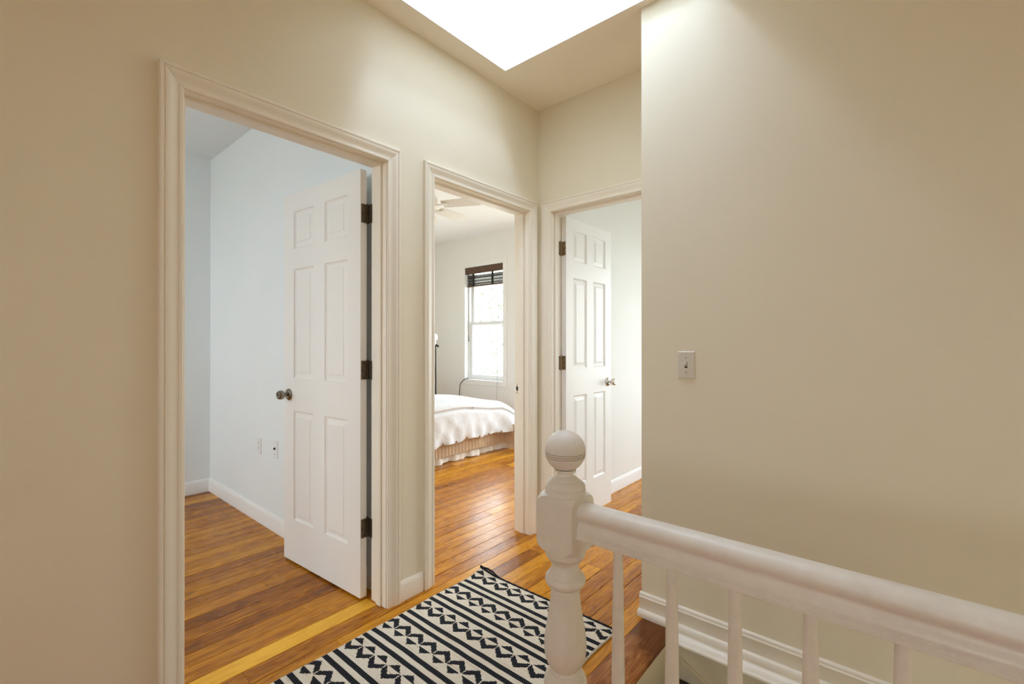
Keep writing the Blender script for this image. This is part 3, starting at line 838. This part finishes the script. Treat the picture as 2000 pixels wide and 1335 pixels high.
# whipped yarn loops on both long edges
for v in (0, 1):
    mb = MB(); n = 100 if v == 0 else 180
    for i in range(n):
        p = top_fn((i + .5) / n, v); sg = 1 if v else -1
        r_ = (RUG_X1 - RX0) / n * (.50 if v == 0 else .46)
        w_ = .0058 if v == 0 else .0042
        mb.lathe([(r_ * .35, -w_ * .95), (r_ * .8, -w_ * .6), (r_, 0), (r_ * .8, w_ * .6), (r_ * .35, w_ * .95)], (p[0], p[1] + sg * .001, p[2] - .0035), 8, mat=Matrix.Rotation(PI / 2, 4, 'X'))
    mb.build('yarn_edge', M_rugedge, rg, 60)
mb = MB()
for off, r_ in ((0.0, .0052), (.0075, .0042)):
    pts = []
    for i in range(61):
        v = i / 60; p = top_fn(1, v); hump = math.exp(-((v - .93) / .06) ** 2)
        pts.append((p[0] + off + .010 * hump * (off > 0), p[1] + .0 , p[2] - .003 + .008 * hump + .0012 * math.sin(i * 2.1)))
    mb.tube(pts, r_, 10)
p0 = top_fn(1, 1); mb.tube([(p0[0], p0[1], p0[2] + .003), (p0[0] + .003, p0[1] + .005, p0[2] + .003), (p0[0] + .0085, p0[1], p0[2] + .003)], .0055, 10)
be = mb.build('end_binding', M_rugblack, rg, 60); be['label'] = 'black bound end of rug'

# ------------------------------------------------------------------ switch and outlets
def plate(name, axis, plane, sgn, a, z, mat, label, cat, kind):
    root = empty(name, (0, 0, 0)); tag(root, label, cat)
    P = (lambda a0, a1, d0, d1, z0, z1: (plane + min(sgn * d0, sgn * d1), plane + max(sgn * d0, sgn * d1), a0, a1, z0, z1))
    w, h = .035, .0575
    mb = MB()
    loop = [(0, 0), (0, .0), ]
    rings = [(0, 0), (0, .0025), (.0035, .0062)]
    def ring(o, d): return [(plane + sgn * d, a - w + o, z - h + o), (plane + sgn * d, a + w - o, z - h + o), (plane + sgn * d, a + w - o, z + h - o), (plane + sgn * d, a - w + o, z + h - o)]
    for (o1, d1), (o2, d2) in zip(rings, rings[1:]):
        A_, B_ = ring(o1, d1), ring(o2, d2)
        for e_ in range(4): mb.q([A_[e_], A_[(e_ + 1) % 4], B_[(e_ + 1) % 4], B_[e_]])
    mb.q(ring(*rings[-1])); mb.q(ring(0, 0)[::-1])
    mb.build('cover_plate', mat, root, 30)
    RYm = Matrix.Rotation(sgn * PI / 2, 4, 'Y')
    def screw(dz):
        m2 = MB(); m2.lathe([(.0034, .0058), (.0034, .0070), (.002, .0074)], (plane, a, z + dz), 14, mat=RYm); m2.build('screw', M_plate if kind != 'jack' else M_slot, root, 40)
        m3 = MB(); m3.box(*P(a - .0028, a + .0028, .0072, .0077, z + dz - .0005, z + dz + .0005)); m3.build('screw_slot', M_slot, root, 0)
    if kind == 'switch':
        mb = MB(); mb.box(*P(a - .0055, a + .0055, .0060, .0066, z - .0125, z + .0125)); mb.build('toggle_slot', M_slot, root, 0)
        mb = MB(); x = plane + sgn * .006
        f = [(x, a - .0042, z - .006), (x, a + .0042, z - .006), (x, a + .0042, z + .0095), (x, a - .0042, z + .0095)]
        g = [(x + sgn * .0135, a - .0034, z + .0055), (x + sgn * .0135, a + .0034, z + .0055), (x + sgn * .0115, a + .0034, z + .0125), (x + sgn * .0115, a - .0034, z + .0125)]
        mb.q(f); mb.q(g)
        for i in range(4): mb.q([f[i], f[(i + 1) % 4], g[(i + 1) % 4], g[i]])
        mb.build('toggle', mat, root, 20); screw(.030); screw(-.030)
    elif kind == 'duplex':
        for dz in (.0195, -.0195):
            mb = MB(); mb.box(*P(a - .0165, a + .0165, .0055, .0075, z + dz - .014, z + dz + .014), ch=.0006); rc = mb.build('receptacle', mat, root, 30)
            mb = MB()
            for dy in (-.006, .006): mb.box(*P(a + dy - .0012, a + dy + .0012, .0074, .0078, z + dz - .002, z + dz + .006))
            mb.lathe([(.0022, .0074), (.0022, .0078)], (plane, a, z + dz - .0075), 10, mat=RYm)
            mb.build('slot', M_slot, rc, 0)
        screw(0)
    else:
        mb = MB(); mb.lathe([(.0075, .006), (.0075, .010), (.0048, .010), (.0048, .016)], (plane, a, z + .006), 14, mat=RYm); mb.build('jack', M_slot, root, 30)
        screw(-.030)
    return root
plate('light_switch', 'x', XC, -1, .6955, 1.1275, M_plate, 'almond toggle light switch on bare cream wall above the railing', 'light switch', 'switch')
plate('wall_outlet', 'x', XP, -1, 3.358, .518, M_platew, 'white duplex outlet low on study wall, farther from the door', 'outlet', 'duplex')
plate('cable_outlet', 'x', XP, -1, 3.096, .530, M_platew, 'white cable jack plate with black socket next to open study door', 'cable outlet', 'jack')

# ------------------------------------------------------------------ windows
def window(name, y0, y1, z0, z1, xin, xout, mat_case, case=True, axis='x', sgn=1):
    """double-hung window in a wall whose inner face is at xin; sgn = outward direction"""
    root = empty(name); struct(root)
    P = (lambda a0, a1, d0, d1, h0, h1: (min(xin + sgn * d0, xin + sgn * d1), max(xin + sgn * d0, xin + sgn * d1), a0, a1, h0, h1)) if axis == 'x' else \
        (lambda a0, a1, d0, d1, h0, h1: (a0, a1, min(xin + sgn * d0, xin + sgn * d1), max(xin + sgn * d0, xin + sgn * d1), h0, h1))
    dep = abs(xout - xin)
    if case:
        mb = MB(); c = .072
        for b_ in ((y0 - c, y0, -.012, 0, z0 - c, z1 + c), (y1, y1 + c, -.012, 0, z0 - c, z1 + c), (y0, y1, -.012, 0, z1, z1 + c), (y0, y1, -.012, 0, z0 - c, z0)):
            mb.box(*P(*b_), ch=.002)
        mb.build('window_casing', mat_case, root, 30)
    f = .028
    mb = MB()
    for b_ in ((y0, y0 + f, .06, dep, z0, z1), (y1 - f, y1, .06, dep, z0, z1), (y0 + f, y1 - f, .06, dep, z1 - f, z1), (y0 + f, y1 - f, .06, dep, z0, z0 + f * .6)):
        mb.box(*P(*b_), ch=.0015)
    mb.build('window_frame', M_vinyl, root, 30)
    zm = (z0 + z1) / 2
    for nm, a, b, d in (('lower_sash', z0 + f * .6, zm + .025, .075), ('upper_sash', zm - .025, z1 - f, .110)):
        s_ = .042; i0, i1 = y0 + f, y1 - f
        mb = MB()
        for b_ in ((i0, i0 + s_, d, d + .032, a, b), (i1 - s_, i1, d, d + .032, a, b), (i0 + s_, i1 - s_, d, d + .032, b - .045, b), (i0 + s_, i1 - s_, d, d + .032, a, a + .05)):
            mb.box(*P(*b_), ch=.002)
        so = mb.build(nm, M_vinyl, root, 30)
        mb = MB(); mb.box(*P(i0 + s_ - .004, i1 - s_ + .004, d + .014, d + .018, a + .046, b - .041)); mb.build('pane', M_glass, so, 0)
        if nm == 'lower_sash':
            mb = MB()
            for fr in (.3, .7):
                yc = i0 + (i1 - i0) * fr; mb.box(*P(yc - .02, yc + .02, d - .006, d + .02, b, b + .012), ch=.003)
            mb.build('sash_lock', M_vinyl, so, 30)
    return root
window('window_1', *WB1, XW, XW2, M_white)
window('window_2', *WB2, XW, XW2, M_white)
window('window_8', *WH, XH0, XH0 - .12, M_trim, True, 'x', -1)
window('added_window_7', *WB3, YF, YF2, M_white, True, 'y', 1)
window('window_3', *WS1, XL2, XL, M_trimw, True, 'x', -1)
window('window_4', *W31, X3, X3 + .15, M_trimw)
window('window_6', *W32, Y3, Y3 - .15, M_trimw, True, 'y', -1)

# bedroom blind
bl = tag(empty('window_blind', (4.65, 4.45, 2.29)), 'dark wooden slatted blind pulled up at the top of the bedroom window', 'window blind')
def blp(o): o.location = (-4.65, -4.45, -2.29); return o
by0, by1 = WB1[0] + .006, WB1[1] - .006
mb = MB(); mb.box(4.612, 4.624, by0 - .002, by1 + .002, 2.205, 2.293, ch=.003); mb.box(4.624, 4.664, by0, by0 + .01, 2.205, 2.293); mb.box(4.624, 4.664, by1 - .01, by1, 2.205, 2.293)
blp(mb.build('valance', M_val, bl, 30))
mb = MB(); mb.box(4.632, 4.678, by0 + .012, by1 - .012, 2.24, 2.292, ch=.002); blp(mb.build('headrail', M_blind, bl, 30))
rbl = random.Random(4)
for k in range(9):
    z = 2.182 - .0155 * k; tilt = rbl.uniform(-.0065, -.0035) if k not in (3, 6) else -.0005; sag = rbl.uniform(-.002, .002)
    mb = MB()
    def sfn(u, v, z=z, tilt=tilt, sag=sag):
        return (4.632 + .048 * v, by0 + .012 + (by1 - by0 - .024) * u, z + tilt * (v - .5) * 2 + sag * math.sin(PI * u))
    mb.grid(10, 1, sfn); mb.grid(10, 1, lambda u, v: (lambda p: (p[0], p[1], p[2] - .0028))(sfn(u, 1 - v)))
    for v in (0, 1): mb.grid(10, 1, lambda u, w, v=v: (lambda p: (p[0], p[1], p[2] - .0028 * w))(sfn(u, v)))
    for u in (0, 1): mb.grid(1, 1, lambda w, v, u=u: (lambda p: (p[0], p[1], p[2] - .0028 * w))(sfn(u, v)))
    blp(mb.build('slat', M_blind, bl, 0))
mb = MB(); mb.box(4.632, 4.680, by0 + .012, by1 - .012, 2.024, 2.044, ch=.004); blp(mb.build('bottom_rail', M_val, bl, 30))
for yt in (by0 + .20, by1 - .15):
    mb = MB(); mb.box(4.6275, 4.630, yt - .019, yt + .019, 2.03, 2.21); blp(mb.build('ladder_tape', M_tape, bl, 0))
mb = MB(); mb.tube([(4.634, by1 - .045, 2.20), (4.630, by1 - .048, 1.8), (4.634, by1 - .050, 1.34)], .003, 6); mb.tube([(4.634, by1 - .050, 1.34), (4.634, by1 - .050, 1.24)], [.005, .007], 8)
blp(mb.build('lift_cord', M_cord, bl, 60))
mb = MB(); mb.tube([(4.628, by0 + .06, 2.20), (4.604, by0 + .075, 1.4), (4.596, by0 + .085, .60), (4.59, by0 + .088, .42)], .0016, 6)
blp(mb.build('pull_cord', M_cord, bl, 60))

# black cable from the sill
mb = MB()
pts = [(4.66, 4.80, .712), (4.625, 4.795, .708), (4.592, 4.80, .700), (4.588, 4.84, .675), (4.588, 4.895, .62), (4.590, 4.905, .55), (4.592, 4.915, .46), (4.60, 4.93, .30), (4.60, 4.93, .02)]
def smooth_path(pts, n=8):
    out = []; P = [Vector(p) for p in pts]
    for i in range(len(P) - 1):
        a, b, c, d = P[max(i - 1, 0)], P[i], P[i + 1], P[min(i + 2, len(P) - 1)]
        for k in range(n):
            t_ = k / n
            out.append(.5 * ((2 * b) + (c - a) * t_ + (2 * a - 5 * b + 4 * c - d) * t_ ** 2 + (3 * b - a - 3 * c + d) * t_ ** 3))
    return out + [P[-1]]
mb.tube(smooth_path(pts), .0052, 8)
tag(mb.build('power_cord', M_black, None, 60), 'black cable hanging from the bedroom window sill behind the bed', 'cord')

# ------------------------------------------------------------------ bed
BX0, BX1, BY0, BY1 = 2.00, 3.97, 3.53, 4.93
bd = tag(empty('bed', (3.0, 4.2, 0)), 'bed with beige ribbed bed skirt on the bedroom floor', 'bed')
def bdp(o): o.location = (-3.0, -4.2, 0); return o
mb = MB(); mb.box(BX0, BX1 - .01, BY0 + .03, BY1, .10, .30, ch=.02); bdp(mb.build('box_spring', M_ruffle, bd, 40))
mb = MB(); mb.box(BX0, BX1, BY0 + .02, BY1, .30, .535, ch=.05); bdp(mb.build('mattress', M_duvet, bd, 40))
for x in (BX0 + .1, BX1 - .1):
    for y in (BY0 + .16, BY1 - .12):
        mb = MB(); mb.lathe([(.02, 0), (.025, .10)], (x, y, 0), 16); bdp(mb.build('leg', M_black, bd, 40))
def skirt_fn(u, v):
    # along the near side, then a loose flap that swings out past the foot corner
    s = u * 2.24
    z = .300 - .225 * v
    rib = .0065 * abs(math.sin(s * PI / .047)) + .004 * math.sin(s * 9)
    zz = z + .006 * math.sin(s * 5)
    if s < 1.93: return (BX0 + s, BY0 - .005 - rib - .010 * v, zz)
    k = s - 1.93
    bend = min(1, k / .05)
    return (BX0 + 1.93 + .045 * bend + .05 * k, BY0 - .005 - max(0, k - .02) * .98 - .0 * v + rib * .2, zz - .02 * k * v)
mb = MB(); mb.grid(460, 8, skirt_fn); mb.grid(460, 8, lambda u, v: (lambda p: (p[0], p[1] + .006, p[2]))(skirt_fn(u, v)))
sko = bdp(mb.build('bed_skirt', M_skirt, bd, 60, fix=False)); sko['label'] = 'beige ribbed bed skirt'
rr_ = random.Random(9)
ph = [rr_.uniform(0, 6.28) for _ in range(8)]
def ruffle_fn(u, v):
    s = u * 2.22
    g = .012 * math.sin(s * 26 + ph[0]) + .009 * math.sin(s * 57 + ph[1] + v) + .007 * math.sin(s * 11 + ph[2])
    g *= .4 + .9 * v
    z = .105 - .100 * v + .006 * math.sin(s * 19 + ph[3]) * v
    if s < 1.95: return (BX0 + s, BY0 + .012 - .018 * v + g, max(z, .003))
    k = s - 1.95
    return (BX0 + 1.95 + .05 * min(1, k / .04) + .03 * v + g * .4, BY0 - k * .96, max(z * .8, .003))
mb = MB(); mb.grid(420, 8, ruffle_fn); mb.grid(420, 8, lambda u, v: (lambda p: (p[0], p[1] + .004, p[2]))(ruffle_fn(u, v)))
ru = bdp(mb.build('dust_ruffle', M_ruffle, bd, 70, fix=False)); ru['label'] = 'white gathered dust ruffle at the floor'

# duvet
def hsh(i): return math.sin(i * 127.1) * 43758.5453 % 1
folds = [(rr_.uniform(18, 46), rr_.uniform(0, 6.28), rr_.uniform(.3, 1), rr_.uniform(-14, 14)) for _ in range(9)]
def hem_z(x): return .198 + .035 * max(0, (x - 3.55) / .45) + .010 * math.sin(x * 6.0) + .006 * math.sin(x * 17)
def duvet_fn(u, v):
    x = BX0 + .03 + (BX1 + .17 - BX0 - .03) * u
    over = max(0, x - (BX1 - .06))                       # past the foot end the cloth drops away
    crown = .575 + .020 * math.sin(x * 2.3 + 1) + .035 * math.exp(-((x - 3.35) / .35) ** 2)
    drop_end = 1.15 * over ** 1.6
    fl_ = max(0, min(1, (x - (BX1 - .22)) / .37)) ** 1.5   # corner flare towards the viewer
    if v < .45:                                         # top of the bed
        t_ = v / .45; y = BY1 - .05 + (BY0 + .075 - (BY1 - .05)) * t_
        z = crown - .03 * (1 - t_) ** 2 + .012 * math.sin(6 * t_ + x * 3) - drop_end - .055 * max(0, t_ - .82) / .18 * 0
        y -= fl_ * .06 * t_
    elif v < .60:                                       # rolled edge
        t_ = (v - .45) / .15; a = t_ * PI / 2
        y = BY0 + .075 - .100 * math.sin(a); z = crown + .012 * math.sin(6 + x * 3) - .085 * (1 - math.cos(a)) - drop_end
        y -= fl_ * .06
    else:
        t_ = (v - .60) / .40
        zt_ = crown + .012 * math.sin(6 + x * 3) - .085 - drop_end; zb_ = min(hem_z(x), zt_ - .05)
        z = zt_ + (zb_ - zt_) * t_
        y = BY0 - .025 - .03 * t_ - fl_ * (.06 + .17 * t_)
        f = 0
        for (fr, p_, am, sk_) in folds: f += am * math.sin(x * fr + p_ + sk_ * z * 2)
        y -= .0090 * f * t_ * (.5 + .5 * t_)
        # long diagonal drags near the left end
        dg = math.sin((x - 2.9) * 13 + (z - .2) * 16); y -= .018 * max(0, dg) * max(0, 1 - abs(x - 3.1) / .45) * t_
        # crease under the rolled edge
        y += .022 * math.exp(-((t_ - .03) / .05) ** 2)
    return (x, y, z)
mb = MB(); mb.grid(210, 90, duvet_fn)
dv = mb.build('duvet', M_duvet, None, 80, fix=False)
tag(dv, 'white crumpled duvet with buttoned hem spread over the bed', 'duvet')
sm = dv.modifiers.new('thick', 'SOLIDIFY'); sm.thickness = .010; sm.offset = 1
nb = 0
for xb_ in (3.03, 3.20, 3.36, 3.53, 3.69, 3.85, 3.985):
    u = (xb_ - BX0 - .03) / (BX1 + .17 - BX0 - .03); p = duvet_fn(u, .982)
    mb = MB(); mb.lathe([(.0, 0), (.012, 0), (.013, .003), (.010, .006), (0, .005)], (p[0], p[1] - .010, p[2]), 16, mat=Matrix.Rotation(PI / 2, 4, 'X'), cap=False)
    o = mb.build('button', M_button, dv, 40)
    if nb == 0: o['label'] = 'small brown button on hem'
    nb += 1
u = (3.47 - BX0 - .03) / (BX1 + .17 - BX0 - .03); p = duvet_fn(u, .60)
mb = MB(); mb.lathe([(.0, 0), (.011, 0), (.012, .003), (.009, .006), (0, .005)], (p[0], p[1] - .012, p[2] + .005), 16, mat=Matrix.Rotation(PI / 2 - .5, 4, 'X'), cap=False)
mb.build('button', M_button, dv, 40)

# ------------------------------------------------------------------ floor lamp behind the bed
LX, LY = 4.285, 5.1
lp = tag(empty('floor_lamp', (LX, LY, 0)), 'slim floor lamp with black pole and small white shade behind the bed', 'lamp')
mb = MB(); mb.lathe([(.0, 0), (.12, 0), (.12, .012), (.10, .022), (.02, .026), (0, .026)], (0, 0, 0), 32, cap=False); mb.build('base', M_black, lp, 40)
mb = MB(); mb.lathe([(.011, .024), (.011, .86), (.009, .87), (.009, 1.19)], (.012, -.008, 0), 14); mb.build('pole', M_black, lp, 40)
mb = MB(); mb.tube([(.012, -.008, 1.20), (.045, -.032, 1.165)], [.012, .015], 12); mb.build('lamp_switch', M_black, lp, 40)
mb = MB(); mb.lathe([(.018, 1.255), (.040, 1.265), (.046, 1.300), (.040, 1.335), (.022, 1.352), (.0005, 1.356)], (0, 0, 0), 24); mb.build('lamp_shade', M_vinyl, lp, 40)
mb = MB(); mb.lathe([(.008, 1.19), (.012, 1.21), (.014, 1.256)], (.006, -.004, 0), 14); mb.build('socket', M_vinyl, lp, 40)

# ------------------------------------------------------------------ ceiling fan
FXc, FYc = 2.585, 3.205
fn_ = tag(empty('ceiling_fan', (FXc, FYc, ZC)), 'white ceiling fan with light shade hanging from the bedroom ceiling', 'ceiling fan')
mb = MB(); mb.lathe([(.07, 0), (.07, -.02), (.05, -.05), (.015, -.06), (.015, -.20), (.05, -.205), (.105, -.225), (.115, -.26), (.105, -.31), (.06, -.335), (.045, -.35)], (0, 0, 0), 40); mb.build('motor_housing', M_fan, fn_, 35)
mb = MB(); mb.lathe([(.045, -.350), (.050, -.36), (.085, -.385), (.098, -.42), (.085, -.455), (.045, -.472), (.001, -.476)], (0, 0, 0), 36); mb.build('light_shade', M_fanglass, fn_, 40)
for k in range(5):
    a = R(-65 + 72 * k)
    mb = MB()
    w0, w1, r0, r1 = .050, .064, .165, .53
    loop = [(r0, -w0), (r0 + .02, -w0 - .004), (r1 - .05, -w1), (r1 - .015, -w1 * .75), (r1, -w1 * .2), (r1, w1 * .2), (r1 - .015, w1 * .75), (r1 - .05, w1), (r0 + .02, w0 + .004), (r0, w0)]
    tl = -math.tan(R(13))
    mb.extrude(loop, lambda p: (p[0], p[1], -.300 + p[1] * tl), lambda p: (p[0], p[1], -.306 + p[1] * tl))
    bo = mb.build('blade', M_fan, fn_, 30); bo.rotation_euler = (0, 0, a)
    if k: bo.name = 'blade.%03d' % k
    mb = MB(); mb.box(.09, .20, -.016, .016, -.309, -.303, ch=.002); mb.box(.17, .215, -.04, .04, -.3105, -.306, ch=.002)
    mb.build('blade_arm', M_fan, bo, 30)

# ------------------------------------------------------------------ trees outside the bedroom window
rt = random.Random(3)
def tree(x, y, zc, rad, n, label):
    root = tag(empty('garden_tree', (x, y, -3.0)), label, 'tree', 'trees outside the bedroom window')
    mb = MB()
    mb.tube([(0, 0, 0), (.05, .03, 1.6), (-.04, .06, 3.0 + zc - .3), (0, 0, 3.0 + zc + rad * .5)], [.20, .16, .11, .03], 10)
    mb.build('trunk', M_bark, root, 60)
    mb = MB()
    for i in range(n):
        th, cz = rt.uniform(0, 6.28), rt.uniform(-1, 1); rr = rad * rt.uniform(.45, 1.0) ** .5
        s_ = math.sqrt(1 - cz * cz)
        c = Vector((rr * s_ * math.cos(th), rr * s_ * math.sin(th), 3.0 + zc + rr * cz * .95))
        a = Vector((rt.gauss(0, 1), rt.gauss(0, 1), rt.gauss(0, .6))).normalized(); b = a.cross(Vector((rt.gauss(0, 1), rt.gauss(0, 1), rt.gauss(0, 1)))).normalized()
        L_, w = rt.uniform(.05, .11), rt.uniform(.025, .05); nn = a.cross(b) * .012
        mb.q([c - a * L_, c - b * w + nn, c + a * L_, c + b * w + nn])
    mb.build('foliage', M_leaf, root, 0, fix=False)
tree(11.5, 12.3, 0.9, 3.0, 3600, 'pale leafy tree seen washed out through the bedroom window')

# ------------------------------------------------------------------ world and light
w = bpy.data.worlds.new('overcast'); S.world = w; w.use_nodes = True
nt = w.node_tree; nt.nodes.clear()
wo = nt.nodes.new('ShaderNodeOutputWorld'); bg = nt.nodes.new('ShaderNodeBackground')
tcw = nt.nodes.new('ShaderNodeTexCoord'); sw = nt.nodes.new('ShaderNodeSeparateXYZ'); nt.links.new(tcw.outputs['Generated'], sw.inputs[0])
rw = nt.nodes.new('ShaderNodeValToRGB'); nt.links.new(M_(nt, 'ADD', M_(nt, 'MULTIPLY', sw.outputs[2], 0.5), 0.5), rw.inputs[0])
rw.color_ramp.elements[0].position = 0.40; rw.color_ramp.elements[0].color = (0.40, 0.41, 0.36, 1)
rw.color_ramp.elements[1].position = 0.52; rw.color_ramp.elements[1].color = (0.93, 0.97, 1.0, 1)
x = rw.color_ramp.elements.new(0.66); x.color = (0.93, 0.97, 1.0, 1)
x = rw.color_ramp.elements.new(0.92); x.color = (0.68, 0.86, 1.15, 1)
nt.links.new(rw.outputs[0], bg.inputs[0]); bg.inputs[1].default_value = 12.0
nt.links.new(bg.outputs[0], wo.inputs[0])

def portal(loc, rot, sx, sy):
    l = bpy.data.lights.new('daylight_portal', 'AREA'); l.shape = 'RECTANGLE'; l.size = sx; l.size_y = sy
    l.cycles.is_portal = True
    o = bpy.data.objects.new('daylight_portal', l); COL.objects.link(o); o.location = loc; o.rotation_euler = rot
def portal_y(wd, y, into): portal(((wd[0] + wd[1]) / 2, y, (wd[2] + wd[3]) / 2), (into * PI / 2 if into > 0 else -PI / 2, 0, 0), wd[1] - wd[0], wd[3] - wd[2])
def portal_x(wd, x, into):      # window in an x-wall; light enters towards 'into' (+1/-1)
    portal((x, (wd[0] + wd[1]) / 2, (wd[2] + wd[3]) / 2), (0, -into * PI / 2, 0), wd[3] - wd[2], wd[1] - wd[0])
portal_x(WB1, XW2 + .01, -1); portal_x(WB2, XW2 + .01, -1); portal_x(WS1, XL - .01, 1); portal_x(W31, X3 + .16, -1); portal_x(WH, XH0 - .13, 1); portal_y(WB3, YF2 + .01, -1)
portal(((W32[0] + W32[1]) / 2, Y3 - .16, (W32[2] + W32[3]) / 2), (PI / 2, 0, 0), W32[1] - W32[0], W32[3] - W32[2])
portal(((SX0 + SX1) / 2, (SY0 + SY1) / 2, ZC + SH + .06), (0, 0, 0), SX1 - SX0, SY1 - SY0)
# area lamp added in the skylight well to throw the bright wall patch
l = bpy.data.lights.new('skylight_added_lamp', 'AREA'); l.shape = 'RECTANGLE'; l.size = .17; l.size_y = .17
l.energy = WELL_LAMP_W; l.color = (0.76, 0.90, 1.14)
o = bpy.data.objects.new('skylight_added_lamp', l); COL.objects.link(o); o.location = ((GX0 + GX1) / 2, (GY0 + GY1) / 2, ZC + SH + .025)

# ------------------------------------------------------------------ camera
cam = bpy.data.cameras.new('camera'); co = bpy.data.objects.new('camera', cam); COL.objects.link(co)
cam.sensor_width = 36; cam.lens = 895.79 / 2000 * 36; cam.clip_start = .02; cam.clip_end = 200
co.location = (0, 0, 1.22); co.rotation_euler = (R(90 + .13), 0, R(40.394 - 90))
S.camera = co

# ------------------------------------------------------------------ view and sampling
S.view_settings.view_transform = 'Standard'; S.view_settings.look = 'None'
S.view_settings.gamma = 1; S.view_settings.use_curve_mapping = False
S.view_settings.exposure = 0.0
cy = S.cycles
cy.max_bounces = 24; cy.diffuse_bounces = 16; cy.glossy_bounces = 6; cy.transparent_max_bounces = 12; cy.transmission_bounces = 8
cy.caustics_reflective = False; cy.caustics_refractive = False
cy.sample_clamp_indirect = 8.0
cy.use_denoising = True
